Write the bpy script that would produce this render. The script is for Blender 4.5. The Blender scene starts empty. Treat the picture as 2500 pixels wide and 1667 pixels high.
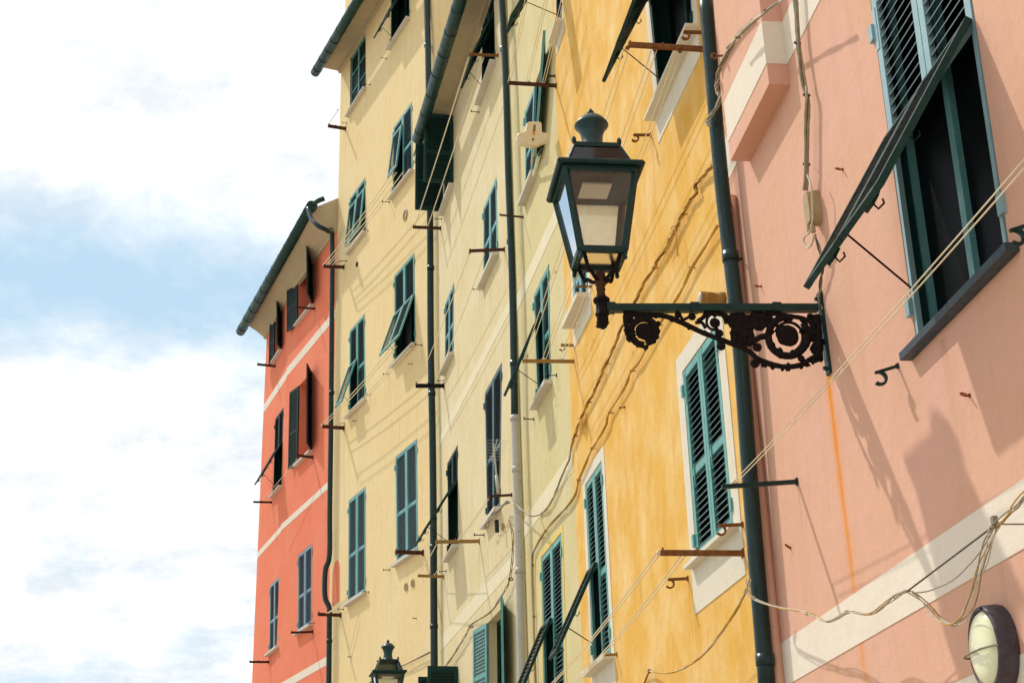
import bpy, math, random
from mathutils import Vector as V, Matrix
from mathutils.geometry import tessellate_polygon
random.seed(7)
C = bpy.context.scene.collection
# ------------------------------------------------------------------ camera solved from the vanishing points
FPX = 3450.0; CX = 1250.0; CY = 833.5
up_c = V((-250.0, 8183.5, -FPX)).normalized()
fw_c = V((0, 0, -1)); yc = (fw_c - up_c*fw_c.dot(up_c)).normalized(); xc = yc.cross(up_c)
RW = Matrix((xc, yc, up_c))
O = V((0, 0, 1.6))
def ray(x, y): return (RW @ V((x-CX, -(y-CY), -FPX))).normalized()
def dirv(x):
    d = ray(x, 2298-.0305*(x-830)); d.z = 0; return d.normalized()
def hit(x, y, P0, N):
    r = ray(x, y); return O + r*((P0-O).dot(N)/r.dot(N))
cd = bpy.data.cameras.new('camera'); cam = bpy.data.objects.new('camera', cd); C.objects.link(cam)
cam.matrix_world = Matrix.Translation(O) @ RW.to_4x4()
cd.sensor_width = 36; cd.lens = FPX/2500*36; cd.clip_end = 2000; cd.clip_start = .05
bpy.context.scene.camera = cam
# measuring tiles of the survey: origin and scale
TL = {'a1':(560,0),'a2':(560,420),'a3':(560,830),'a4':(560,1240),'b1':(1180,0),'b2':(1180,420),'b3':(1180,830),'b4':(1180,1240)}
TR = {'c1':(1780,0),'c2':(1780,420),'c3':(1780,800),'c4':(1780,1187),'d1':(1320,240)}
def q(t, x, y):
    if t in TL: return TL[t][0]+x*.27234, TL[t][1]+y*.27234
    if t in TR: return TR[t][0]+x*.30612, TR[t][1]+y*.30612
    return 1420+x*.27211, 660+y*.27211
class Facade:
    def __init__(s, vx, P):
        s.P = V((P.x, P.y, 0)); s.d = dirv(vx); s.n = V((-s.d.y, s.d.x, 0)); s.holes = []
    def at(s, x, y, off=0): return hit(x, y, s.P+s.n*off, s.n)
    def sz(s, x, y, off=0):
        p = s.at(x, y, off); return (p-s.P).dot(s.d), p.z
    def w(s, a, z, off=0): return s.P + s.d*a + s.n*off + V((0, 0, z))
DEP = 8.0
r0 = ray(2010, 820)
FP = Facade(830, O + r0*(DEP/r0.dot(RW @ fw_c)))
FO = Facade(680, FP.at(1785, 600))
FC = Facade(560, FO.at(1372, 550))
FB = Facade(440, FC.at(1262, 900))
FA = Facade(-460, FB.at(1068, 900))
FR = Facade(-480, FA.at(822, 600))
FL = Facade(-240, FR.at(713, 900))
UP = V((0, 0, 1))
# ------------------------------------------------------------------ object helpers
def put(name, data, parent=None):
    o = bpy.data.objects.new(name, data); C.objects.link(o)
    if parent: o.parent = parent
    return o
def tag(o, label=None, cat=None, group=None, kind=None):
    if label: o['label'] = label
    if cat: o['category'] = cat
    if group: o['group'] = group
    if kind: o['kind'] = kind
    return o
def root(name, loc, label, cat, group=None):
    o = put(name, None); o.location = loc; o['base'] = tuple(loc); o.empty_display_size = .1
    return tag(o, label, cat, group)
def base_of(o):
    while o.parent: o = o.parent
    return o.location.copy()
class MB:
    def __init__(s): s.v = []; s.f = []; s.uv = []; s.s = set()
    def quad(s, *p):
        i = len(s.v); s.v += [V(x) for x in p]; s.f.append(tuple(range(i, i+len(p))))
    def hexa(s, c):
        i = len(s.v); s.v += c
        for f in ((0,3,2,1),(4,5,6,7),(0,1,5,4),(1,2,6,5),(2,3,7,6),(3,0,4,7)): s.f.append(tuple(i+k for k in f))
    def box(s, F, x0, x1, y0, y1, z0, z1):
        s.hexa([F(x0,y0,z0),F(x1,y0,z0),F(x1,y1,z0),F(x0,y1,z0),F(x0,y0,z1),F(x1,y0,z1),F(x1,y1,z1),F(x0,y1,z1)])
    def tube(s, pts, r, n=8, closed=False, flat=1.0, fdir=None):
        pts = [V(p) for p in pts]; N = len(pts)
        rs = r if isinstance(r, (list, tuple)) else [r]*N
        i0 = len(s.v); ref = None
        for k in range(N):
            if closed: t = pts[(k+1) % N]-pts[k-1]
            else: t = pts[min(k+1, N-1)]-pts[max(k-1, 0)]
            if t.length < 1e-9: t = V((0, 0, 1))
            t.normalize()
            if fdir is not None: a = V(fdir); a = a - t*a.dot(t)
            elif ref is None: a = t.cross(V((0,0,1))); a = a if a.length > .05 else t.cross(V((1,0,0)))
            else: a = ref - t*ref.dot(t)
            if a.length < 1e-6: a = t.cross(V((0,0,1)))
            a.normalize(); ref = a; b = t.cross(a)
            for j in range(n):
                th = 2*math.pi*(j+.5)/n
                s.v.append(pts[k] + a*(math.cos(th)*rs[k]*flat) + b*(math.sin(th)*rs[k]))
        K = N if closed else N-1
        for k in range(K):
            for j in range(n):
                p = i0+k*n; p2 = i0+((k+1) % N)*n
                s.f.append((p+j, p+(j+1) % n, p2+(j+1) % n, p2+j))
        if not closed:
            s.f.append(tuple(i0+j for j in reversed(range(n)))); s.f.append(tuple(i0+(N-1)*n+j for j in range(n)))
    def lathe(s, cen, prof, n=24, X=V((1,0,0)), Y=V((0,1,0)), Z=UP, sq=False, rot=0):
        i0 = len(s.v)
        for (r, h) in prof:
            for j in range(n):
                th = 2*math.pi*j/n + rot
                s.v.append(cen + X*(r*math.cos(th)) + Y*(r*math.sin(th)) + Z*h)
        for k in range(len(prof)-1):
            for j in range(n):
                s.f.append((i0+k*n+j, i0+k*n+(j+1) % n, i0+(k+1)*n+(j+1) % n, i0+(k+1)*n+j))
        s.f.append(tuple(i0+j for j in reversed(range(n)))); s.f.append(tuple(i0+(len(prof)-1)*n+j for j in range(n)))
    def blob(s, c, r, X=V((1,0,0)), Y=V((0,1,0)), Z=UP, sx=1, sy=1, sz=1, jit=0, n=8):
        i0 = len(s.v); m = n//2+1
        for k in range(m):
            ph = math.pi*(k+.35)/(m-1+.7)
            for j in range(n):
                th = 2*math.pi*j/n; rr = r*(1+random.uniform(-jit, jit))
                s.v.append(c + X*(rr*sx*math.sin(ph)*math.cos(th)) + Y*(rr*sy*math.sin(ph)*math.sin(th)) + Z*(rr*sz*math.cos(ph)))
        for k in range(m-1):
            for j in range(n):
                s.f.append((i0+k*n+j, i0+(k+1)*n+j, i0+(k+1)*n+(j+1) % n, i0+k*n+(j+1) % n))
        s.f.append(tuple(i0+j for j in range(n))); s.f.append(tuple(i0+(m-1)*n+j for j in reversed(range(n))))
    def build(s, name, mat, parent=None, smooth=False, base=None):
        b = base_of(parent) if parent else (V(base) if base is not None else (s.v[0].copy() if s.v else V()))
        me = bpy.data.meshes.new(name); me.from_pydata([tuple(p-b) for p in s.v], [], s.f)
        if s.uv:
            ul = me.uv_layers.new(name='uv')
            for l in me.loops: ul.data[l.index].uv = s.uv[l.vertex_index]
        me.materials.append(mat)
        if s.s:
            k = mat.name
            if k not in SLAT_SHADE:
                SLAT_SHADE[k] = mat.copy(); SLAT_SHADE[k].name = k+'_slats_shade'  # darkened copy of the paint, shade of the slat undersides put into colour
                for nd_ in SLAT_SHADE[k].node_tree.nodes:
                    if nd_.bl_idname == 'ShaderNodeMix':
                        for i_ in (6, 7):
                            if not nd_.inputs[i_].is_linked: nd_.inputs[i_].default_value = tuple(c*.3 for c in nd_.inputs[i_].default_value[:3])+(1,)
            me.materials.append(SLAT_SHADE[k])
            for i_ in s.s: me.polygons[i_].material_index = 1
        me.update()
        if smooth:
            for p in me.polygons: p.use_smooth = len(p.vertices) <= 4
        o = put(name, me, parent)
        if not parent: o.location = b
        return o
def spline(pts, k=6):
    pts = [V(p) for p in pts]
    if len(pts) < 3: return pts
    out = []
    for i in range(len(pts)-1):
        p0 = pts[max(i-1, 0)]; p1 = pts[i]; p2 = pts[i+1]; p3 = pts[min(i+2, len(pts)-1)]
        for j in range(k):
            t = j/k
            out.append(.5*((2*p1)+(p2-p0)*t+(2*p0-5*p1+4*p2-p3)*t*t+(3*p1-p0-3*p2+p3)*t**3))
    out.append(pts[-1]); return out
# ------------------------------------------------------------------ materials
def nm(name):
    m = bpy.data.materials.new(name); m.use_nodes = True; nt = m.node_tree
    return m, nt, nt.nodes['Principled BSDF'], nt.nodes, nt.links
def N(nt, t, **k):
    n = nt.nodes.new(t)
    for a, b in k.items(): setattr(n, a, b)
    return n
def noise(nt, vec, scale, detail=4, rough=.55, dist=0):
    n = N(nt, 'ShaderNodeTexNoise'); n.inputs['Scale'].default_value = scale; n.inputs['Detail'].default_value = detail
    n.inputs['Roughness'].default_value = rough; n.inputs['Distortion'].default_value = dist
    nt.links.new(vec, n.inputs['Vector']); return n.outputs[0]
def ramp(nt, fac, lo, hi, a=0., b=1.):
    n = N(nt, 'ShaderNodeMapRange'); n.clamp = True
    for i, val in ((1, lo), (2, hi), (3, a), (4, b)): n.inputs[i].default_value = val
    nt.links.new(fac, n.inputs[0]); return n.outputs[0]
def mixc(nt, fac, a, b):
    n = N(nt, 'ShaderNodeMix', data_type='RGBA')
    if isinstance(fac, float): n.inputs[0].default_value = fac
    else: nt.links.new(fac, n.inputs[0])
    for s, x in ((6, a), (7, b)):
        if isinstance(x, tuple): n.inputs[s].default_value = (*x, 1)
        else: nt.links.new(x, n.inputs[s])
    return n.outputs[2]
def mth(nt, op, a, b=None, c=None):
    n = N(nt, 'ShaderNodeMath', operation=op)
    for i, x in enumerate((a, b, c)):
        if x is None: continue
        if isinstance(x, (int, float)): n.inputs[i].default_value = x
        else: nt.links.new(x, n.inputs[i])
    return n.outputs[0]
def vscale(nt, vec, sx, sy, sz=1):
    m = N(nt, 'ShaderNodeMapping'); m.inputs['Scale'].default_value = (sx, sy, sz); nt.links.new(vec, m.inputs[0]); return m.outputs[0]
def bump(nt, h, bs, strength, dist=.01):
    b = N(nt, 'ShaderNodeBump'); b.inputs['Strength'].default_value = strength; b.inputs['Distance'].default_value = dist
    nt.links.new(h, b.inputs['Height']); nt.links.new(b.outputs[0], bs.inputs['Normal']); return b
def plaster(name, base, patch, dark, streak=.35, mott=.6, grain=.5, rust=None, cracks=0., pscale=1.3, stv=(5.5,.45), drips=None, dripc=(.36,.20,.07)):
    m, nt, bs, nd, lk = nm(name)
    uv = N(nt, 'ShaderNodeTexCoord').outputs['UV']
    big = noise(nt, vscale(nt, uv, 1, .75), pscale, 6, .62, .3)
    col = mixc(nt, ramp(nt, big, .42, .68, 0, mott), base, patch)
    st = noise(nt, vscale(nt, uv, *stv), 1.6, 6, .65, .4)
    col = mixc(nt, ramp(nt, st, .5, .78, 0, streak), col, dark)
    st2 = noise(nt, vscale(nt, uv, 16, 1.1), 1.5, 5, .7, .2)
    col = mixc(nt, ramp(nt, st2, .52, .8, 0, streak*.9), col, patch)
    med = noise(nt, vscale(nt, uv, 1, 1), 7, 5, .7)
    col = mixc(nt, ramp(nt, med, .5, .8, 0, .3), col, dark)
    fine = noise(nt, uv, 110, 3, .8)
    col = mixc(nt, ramp(nt, fine, .55, .85, 0, grain), col, dark)
    if cracks:
        vo = N(nt, 'ShaderNodeTexVoronoi', feature='DISTANCE_TO_EDGE'); vo.inputs['Scale'].default_value = 1.3
        wv = N(nt, 'ShaderNodeVectorMath', operation='ADD'); nv = N(nt, 'ShaderNodeTexNoise'); nv.inputs['Scale'].default_value = 3; nv.inputs['Detail'].default_value = 5
        lk.new(uv, nv.inputs['Vector']); lk.new(uv, wv.inputs[0]); lk.new(nv.outputs['Color'], wv.inputs[1]); lk.new(wv.outputs[0], vo.inputs['Vector'])
        gate = ramp(nt, noise(nt, uv, .8, 3), .5, .62)
        cr = mth(nt, 'MULTIPLY', mth(nt, 'LESS_THAN', vo.outputs['Distance'], .006), gate)
        col = mixc(nt, mth(nt, 'MULTIPLY', cr, cracks), col, (.1, .085, .06))
    if rust:
        sp = N(nt, 'ShaderNodeSeparateXYZ'); lk.new(uv, sp.inputs[0])
        wob = mth(nt, 'MULTIPLY', mth(nt, 'SUBTRACT', noise(nt, vscale(nt, uv, .001, 1), 2.2, 2), .5), .012)
        for (s0, zt, zb, wd, amt) in rust:
            dx = mth(nt, 'ABSOLUTE', mth(nt, 'SUBTRACT', mth(nt, 'ADD', sp.outputs[0], wob), s0))
            core = ramp(nt, dx, 0., wd, 1, 0); core = mth(nt, 'POWER', core, 1.0)
            vert = mth(nt, 'MULTIPLY', ramp(nt, sp.outputs[1], zt-.02, zt+.01, 1, 0), ramp(nt, sp.outputs[1], zb+.5, zt-.15, .10, .95))
            vert = mth(nt, 'MULTIPLY', vert, ramp(nt, noise(nt, vscale(nt, uv, 1, 3), 2, 4), .3, .6, .65, 1))
            col = mixc(nt, mth(nt, 'MULTIPLY', mth(nt, 'MULTIPLY', core, vert), amt), col, (.74, .24, .010))
    if drips:
        sp = N(nt, 'ShaderNodeSeparateXYZ'); lk.new(uv, sp.inputs[0]); tot = None
        wob = mth(nt, 'MULTIPLY', mth(nt, 'SUBTRACT', noise(nt, vscale(nt, uv, 2, 1), 3., 2), .5), .03)
        sw_ = mth(nt, 'ADD', sp.outputs[0], wob)
        for (s0, zt, ln, wd) in drips:
            core = ramp(nt, mth(nt, 'ABSOLUTE', mth(nt, 'SUBTRACT', sw_, s0)), 0., wd, 1, 0)
            v_ = mth(nt, 'MULTIPLY', mth(nt, 'LESS_THAN', sp.outputs[1], zt), ramp(nt, sp.outputs[1], zt-ln, zt, 0, 1))
            t_ = mth(nt, 'MULTIPLY', core, v_); tot = t_ if tot is None else mth(nt, 'MAXIMUM', tot, t_)
        col = mixc(nt, mth(nt, 'MULTIPLY', tot, ramp(nt, noise(nt, vscale(nt, uv, 30, 2), 1, 4), .3, .7, .15, .6)), col, dripc)
    lk.new(col, bs.inputs['Base Color']); bs.inputs['Roughness'].default_value = .93
    bs.inputs['Specular IOR Level'].default_value = .2
    h = mth(nt, 'ADD', mth(nt, 'MULTIPLY', noise(nt, uv, 14, 5, .6), .6), mth(nt, 'MULTIPLY', noise(nt, uv, 90, 3, .7), .25))
    h = mth(nt, 'ADD', h, mth(nt, 'MULTIPLY', noise(nt, uv, 2.2, 3, .5), 1.6))
    bump(nt, h, bs, .55, .012)
    return m
def paint(name, col, col2, rough=.5, scale=9, spec=.4, b=.15, flake=None, metal=0.):
    m, nt, bs, nd, lk = nm(name)
    oc = N(nt, 'ShaderNodeTexCoord').outputs['Object']
    c = mixc(nt, ramp(nt, noise(nt, oc, scale, 5, .65), .38, .66), col, col2)
    c = mixc(nt, ramp(nt, noise(nt, oc, scale*9, 3, .7), .55, .8, 0, .5), c, tuple(x*.6 for x in col))
    if flake: c = mixc(nt, ramp(nt, noise(nt, oc, scale*2.3, 6, .7, .5), .6, .66, 0, .85), c, flake)
    lk.new(c, bs.inputs['Base Color']); bs.inputs['Roughness'].default_value = rough; bs.inputs['Metallic'].default_value = metal
    bs.inputs['Specular IOR Level'].default_value = spec
    lk.new(ramp(nt, noise(nt, oc, scale*3, 3), .3, .7, max(rough-.12, .05), min(rough+.15, 1)), bs.inputs['Roughness'])
    bump(nt, noise(nt, oc, scale*6, 4, .6), bs, b, .004)
    return m
pS = FP.sz(2019, 918)
bR1 = FB.sz(*q('a2', 2040, 830)); bR2 = FB.sz(*q('a4', 2110, 560))
MT = {}
def DR(f, L): return [(*f.sz(*q(t, x, y)), ln, wd) for (t, x, y, ln, wd) in L]
dA = DR(FA, [('a1',1045,1165,1.1,.05),('a2',1030,862,1.3,.05),('a3',1030,798,1.4,.05),('a4',1737,408,.9,.05),('a3',1262,500,.7,.05),('a3',1725,50,1.0,.05),('a4',1000,965,1.6,.05),('a4',1248,755,.5,.05),('a3',1430,310,.5,.05),('a1',1225,815,.8,.06),('a4',1090,1335,1.0,.04)])
dB = DR(FB, [('a4',2240,300,.9,.05),('a4',1925,618,.7,.05),('a3',1925,420,1.1,.05),('a2',1895,512,1.2,.05),('b2',188,705,.8,.05),('a2',2245,1060,.5,.04),('a3',2135,140,.6,.04),('b3',20,230,.6,.05)])
dC = DR(FC, [('b1',655,775,1.2,.05),('b3',822,200,.9,.05),('b3',455,715,.6,.04),('b3',610,380,.6,.05)])
dO = DR(FO, [('b4',1836,635,.8,.03),('b1',1503,1218,.9,.03),('b4',1200,1312,.8,.03),('b3',1270,605,.3,.02),('b3',840,870,.8,.03),('b4',1880,800,.5,.05)])
dR = DR(FR, [('a4',747,1112,.9,.06),('a3',750,1055,.8,.06),('a3',600,1150,.7,.08),('a2',767,1230,.8,.06)])
dP = DR(FP, [('c3',548,1232,.5,.012),('c4',492,492,.25,.01),('c2',258,915,.2,.008),('c1',905,1355,.2,.008),('c3',1920,545,.3,.01),('c2',1700,1330,.6,.05),('c4',2120,330,.5,.012)])
MT['pink'] = plaster('plaster_pink', (.69,.395,.262), (.74,.42,.35), (.55,.31,.19), .34, .6, .45, rust=[(pS[0]-.012, pS[1], pS[1]-2.7, .042, 1.4), (pS[0]-.012, pS[1], pS[1]-2.7, .11, .5)], pscale=.9, drips=dP)
MT['orange'] = plaster('plaster_orange', (.73,.415,.075), (.80,.56,.23), (.60,.30,.045), .6, 1., .3, stv=(3.2,.9), pscale=1.9, drips=dO)
MT['green'] = plaster('plaster_sage', (.62,.53,.26), (.70,.62,.40), (.47,.41,.19), .4, .6, .3, cracks=.55, drips=dC, dripc=(.27,.20,.09))
MT['cream'] = plaster('plaster_pale_yellow', (.68,.575,.325), (.73,.64,.42), (.46,.35,.16), .45, .75, .25, rust=[(bR1[0], bR1[1], bR1[1]-5, .03, .6)], cracks=.3, drips=dB, dripc=(.36,.24,.10))
MT['yellow'] = plaster('plaster_yellow', (.80,.62,.31), (.81,.67,.39), (.58,.39,.15), .42, .7, .2, pscale=.6, drips=dA, dripc=(.45,.29,.12))
MT['red'] = plaster('plaster_red', (.80,.21,.11), (.82,.28,.17), (.62,.13,.06), .35, .6, .25, pscale=.8, drips=dR, dripc=(.40,.08,.04))
MT['band'] = plaster('lime_white', (.78,.69,.56), (.80,.74,.63), (.66,.55,.41), .25, .4, .3)
MT['bandy'] = plaster('cream_band', (.74,.66,.44), (.76,.69,.50), (.60,.51,.30), .35, .5, .3)
MT['white'] = plaster('whitewash', (.70,.65,.52), (.74,.70,.58), (.52,.46,.33), .35, .5, .25)
MT['trimyellow'] = plaster('yellow_trim', (.72,.55,.16), (.74,.60,.24), (.55,.40,.1), .3, .5, .2)
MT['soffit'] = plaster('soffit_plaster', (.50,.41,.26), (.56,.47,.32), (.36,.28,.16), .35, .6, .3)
MT['teal'] = paint('shutter_green_paint', (.085,.30,.27), (.12,.36,.33), .42, 5, .5)
MT['teald'] = paint('shutter_dark_green_shade_paint', (.004,.032,.028), (.008,.044,.038), .6, 5, .2)  # dark green paint, also puts shade into flaps, open leaves and recess linings
MT['tealb'] = paint('shutter_blue_green_paint', (.11,.33,.34), (.16,.40,.41), .45, 5, .5, flake=(.3,.38,.38))
MT['tealg'] = paint('shutter_grey_blue_paint', (.15,.25,.33), (.20,.31,.38), .45, 5, .5)
MT['pale'] = paint('shutter_pale_blue_paint', (.24,.40,.43), (.30,.46,.48), .4, 5, .5)
MT['navy'] = paint('shutter_faded_paint', (.03,.085,.105), (.06,.13,.15), .5, 5, .4)
MT['pipe'] = paint('downpipe_paint', (.003,.022,.020), (.005,.030,.027), .28, 4, .38, b=.05)
MT['gutter'] = paint('gutter_paint', (.006,.040,.034), (.011,.054,.046), .45, 5, .3, b=.05, flake=(.010,.022,.022))
MT['pipew'] = paint('pipe_pale_paint', (.46,.45,.40), (.52,.50,.44), .5, 3, .4, flake=(.36,.27,.18))
MT['iron'] = paint('wrought_iron', (.005,.004,.004), (.012,.007,.006), .65, 22, .15, b=.6)
MT['irong'] = paint('green_painted_iron', (.003,.026,.023), (.006,.040,.035), .45, 10, .28, b=.2)
MT['cowl'] = paint('cowl_paint', (.007,.042,.042), (.014,.06,.06), .4, 10, .4, b=.2)
MT['rust'] = paint('rusty_steel', (.16,.065,.024), (.26,.12,.04), .85, 16, .2, b=.5)
MT['rustd'] = paint('dark_rusty_steel', (.045,.018,.012), (.09,.035,.018), .8, 16, .2, b=.5)
MT['ochre'] = paint('ochre_painted_steel', (.27,.15,.04), (.34,.2,.06), .7, 16, .3, b=.4)
MT['hook'] = paint('hook_rust_red', (.30,.05,.02), (.2,.04,.02), .8, 30, .2, b=.4)
MT['rope'] = paint('cotton_rope', (.78,.68,.46), (.82,.74,.54), .9, 60, .1, b=.5)
MT['cabo'] = paint('cable_ochre_overpaint', (.50,.29,.045), (.60,.37,.08), .7, 30, .3, b=.4, flake=(.14,.07,.02))
MT['cabw'] = paint('cable_white', (.62,.55,.42), (.5,.42,.28), .6, 14, .3, b=.3)
MT['cabg'] = paint('cable_grey', (.22,.19,.13), (.32,.29,.2), .6, 14, .3, b=.3)
MT['cabd'] = paint('cable_dark', (.05,.045,.035), (.1,.08,.05), .6, 14, .3, b=.3)
MT['cream_plastic'] = paint('cream_plastic', (.70,.64,.44), (.74,.68,.5), .4, 8, .4, b=.03)
MT['boxp'] = paint('junction_box_plastic', (.42,.33,.19), (.36,.27,.14), .6, 18, .3, b=.2)
MT['slate'] = paint('slate_sill', (.028,.048,.066), (.045,.068,.085), .5, 12, .4, b=.3)
MT['housing'] = paint('grey_housing', (.05,.04,.048), (.085,.07,.08), .5, 10, .35, b=.3)
MT['black'] = paint('black_rubber', (.012,.012,.012), (.02,.02,.02), .6, 10, .3)
MT['orange_ink'] = paint('orange_print', (.75,.25,.03), (.75,.28,.04), .5, 10, .3)
MT['tile'] = paint('roof_tile', (.3,.15,.09), (.38,.22,.13), .9, 8, .2, b=.4)
MT['stonesill'] = plaster('stone_sill', (.62,.58,.50), (.70,.67,.60), (.42,.38,.30), .4, .5, .4)
def simple(name, col, rough, **k):
    m, nt, bs, nd, lk = nm(name); bs.inputs['Base Color'].default_value = (*col, 1); bs.inputs['Roughness'].default_value = rough
    for a, b in k.items(): bs.inputs[a.replace('_', ' ')].default_value = b
    return m
MT['void'] = simple('dark_room_glass', (.003,.004,.005), .45, Specular_IOR_Level=.06)
MT['dim'] = simple('unlit_room', (.012,.011,.012), .9)
MT['lens'] = simple('lamp_lens', (.55,.52,.42), .25)
def glassmat(name, tint, dust, dcol, rough=.05):
    m = bpy.data.materials.new(name); m.use_nodes = True; nt = m.node_tree; nt.nodes.clear()
    out = N(nt, 'ShaderNodeOutputMaterial'); tr = N(nt, 'ShaderNodeBsdfTransparent'); tr.inputs[0].default_value = (*tint, 1)
    gl = N(nt, 'ShaderNodeBsdfGlossy'); gl.inputs['Roughness'].default_value = rough
    tl = N(nt, 'ShaderNodeBsdfTranslucent'); tl.inputs[0].default_value = (*dcol, 1)
    df = N(nt, 'ShaderNodeBsdfDiffuse'); df.inputs[0].default_value = (*dcol, 1)
    m1 = N(nt, 'ShaderNodeMixShader'); m1.inputs[0].default_value = .5
    nt.links.new(tl.outputs[0], m1.inputs[1]); nt.links.new(df.outputs[0], m1.inputs[2])
    m2 = N(nt, 'ShaderNodeMixShader'); nt.links.new(tr.outputs[0], m2.inputs[1]); nt.links.new(m1.outputs[0], m2.inputs[2])
    oc = N(nt, 'ShaderNodeTexCoord').outputs['Object']
    nt.links.new(ramp(nt, noise(nt, oc, 8, 5, .6), .3, .7, dust*.8, min(dust*1.2, 1)), m2.inputs[0])
    fr = N(nt, 'ShaderNodeFresnel'); fr.inputs[0].default_value = 1.5
    m3 = N(nt, 'ShaderNodeMixShader'); nt.links.new(fr.outputs[0], m3.inputs[0]); nt.links.new(m2.outputs[0], m3.inputs[1]); nt.links.new(gl.outputs[0], m3.inputs[2])
    nt.links.new(m3.outputs[0], out.inputs[0]); return m
MT['glass'] = glassmat('dusty_lantern_glass', (.92,.94,.92), .08, (.62,.56,.42))
MT['frost'] = glassmat('frosted_lantern_glass', (.8,.8,.75), .95, (.98,.94,.76), .2)
MT['glassr'] = glassmat('roof_glass_tinted', (.30,.34,.33), .25, (.03,.035,.035))
m, nt, bs, nd, lk = nm('opal_glass'); MT['opal'] = m
bs.inputs['Base Color'].default_value = (.80,.80,.52, 1); bs.inputs['Roughness'].default_value = .12
bs.inputs['Subsurface Weight'].default_value = .3; bs.inputs['Subsurface Radius'].default_value = (.03,.03,.02)
# ------------------------------------------------------------------ walls
def rect(f, s0, s1, z0, z1): return [(s0, z1), (s1, z1), (s1, z0), (s0, z0)]
def wall(f, s0, s1, ztop, holes, depth, mat, parent, rev=.21):
    """front face with real openings, their reveals, and the body behind"""
    m = MB()
    outer = [V((s0, 0, 0)), V((s1, 0, 0)), V((s1, ztop, 0)), V((s0, ztop, 0))]
    loops = [outer] + [[V((a, z, 0)) for a, z in reversed(h)] for h in holes]
    flat = [p for l in loops for p in l]
    for p in flat: m.v.append(f.w(p.x, p.y)); m.uv.append((p.x, p.y))
    for t in tessellate_polygon(loops):
        a, b, c = t; nrm = (m.v[b]-m.v[a]).cross(m.v[c]-m.v[a])
        m.f.append((a, b, c) if nrm.dot(f.n) > 0 else (a, c, b))
    for h in holes:
        for k in range(4):
            (a, z), (a2, z2) = h[k], h[(k+1) % 4]; i = len(m.v)
            m.v += [f.w(a, z), f.w(a2, z2), f.w(a2, z2, -rev), f.w(a, z, -rev)]
            m.uv += [(a, z), (a2, z2), (a2+.2, z2+.2), (a+.2, z+.2)]; m.f.append((i, i+1, i+2, i+3))
    for (a, b) in ((s0, s0), (s1, s1)):
        i = len(m.v); m.v += [f.w(a, 0), f.w(a, ztop), f.w(a, ztop, -depth), f.w(a, 0, -depth)]
        m.uv += [(a, 0), (a, ztop), (a+depth, ztop), (a+depth, 0)]; m.f.append((i, i+1, i+2, i+3))
    i = len(m.v); m.v += [f.w(s0, ztop), f.w(s1, ztop), f.w(s1, ztop, -depth), f.w(s0, ztop, -depth)]
    m.uv += [(s0, 0), (s1, 0), (s1, depth), (s0, depth)]; m.f.append((i, i+1, i+2, i+3))
    i = len(m.v); m.v += [f.w(s0, 0, -depth), f.w(s1, 0, -depth), f.w(s1, ztop, -depth), f.w(s0, ztop, -depth)]
    m.uv += [(s0, 0), (s1, 0), (s1, ztop), (s0, ztop)]; m.f.append((i, i+1, i+2, i+3))
    return m.build('wall', mat, parent)
def lining(*a): pass
def slab(f, poly, o0, o1, mat, parent, name):
    """a flat painted strip or border lying on the wall, with a hair of thickness"""
    m = MB()
    for pl in poly:
        i = len(m.v)
        for a, z in pl: m.v.append(f.w(a, z, o1)); m.uv.append((a, z))
        for a, z in pl: m.v.append(f.w(a, z, o0)); m.uv.append((a, z))
        n = len(pl); m.f.append(tuple(range(i, i+n)))
        for k in range(n): m.f.append((i+k, i+(k+1) % n, i+n+(k+1) % n, i+n+k))
    return m.build(name, mat, parent)
# ------------------------------------------------------------------ windows
SLAT_SHADE = {}
def panel(m, F, W, H, sw=.055, rails=None, t=.032, pitch=.05, top=.06, bot=.07, cover=.62):
    rails = rails or []
    m.box(F, 0, sw, 0, H, 0, t); m.box(F, W-sw, W, 0, H, 0, t)
    slat0 = None
    ys = [(0, top)] + [(r-.03, r+.03) for r in rails] + [(H-bot, H)]
    for a, b in ys: m.box(F, sw, W-sw, a, b, .002, t-.002)
    for k in range(len(ys)-1):
        y0 = ys[k][1]; y1 = ys[k+1][0]; n = max(2, int(round((y1-y0)/pitch))); p = (y1-y0)/n
        for j in range(n):
            y = y0+p*(j+.12); dy = p*cover; j2 = random.uniform(-.0015, .0015)
            c = [F(sw-.004, y+j2, .002), F(W-sw+.004, y+j2, .002), F(W-sw+.004, y+dy+j2, t-.004), F(sw-.004, y+dy+j2, t-.004)]
            e = p*.13
            c2 = [F(sw-.004, y+e+j2, .002), F(W-sw+.004, y+e+j2, .002), F(W-sw+.004, y+dy+e+j2, t-.004), F(sw-.004, y+dy+e+j2, t-.004)]
            i = len(m.v); m.v += c+c2
            for fc in ((0,1,2,3),(7,6,5,4),(0,4,5,1),(1,5,6,2),(2,6,7,3),(3,7,4,0)): m.f.append(tuple(i+k2 for k2 in fc)); m.s.add(len(m.f)-1)
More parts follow.
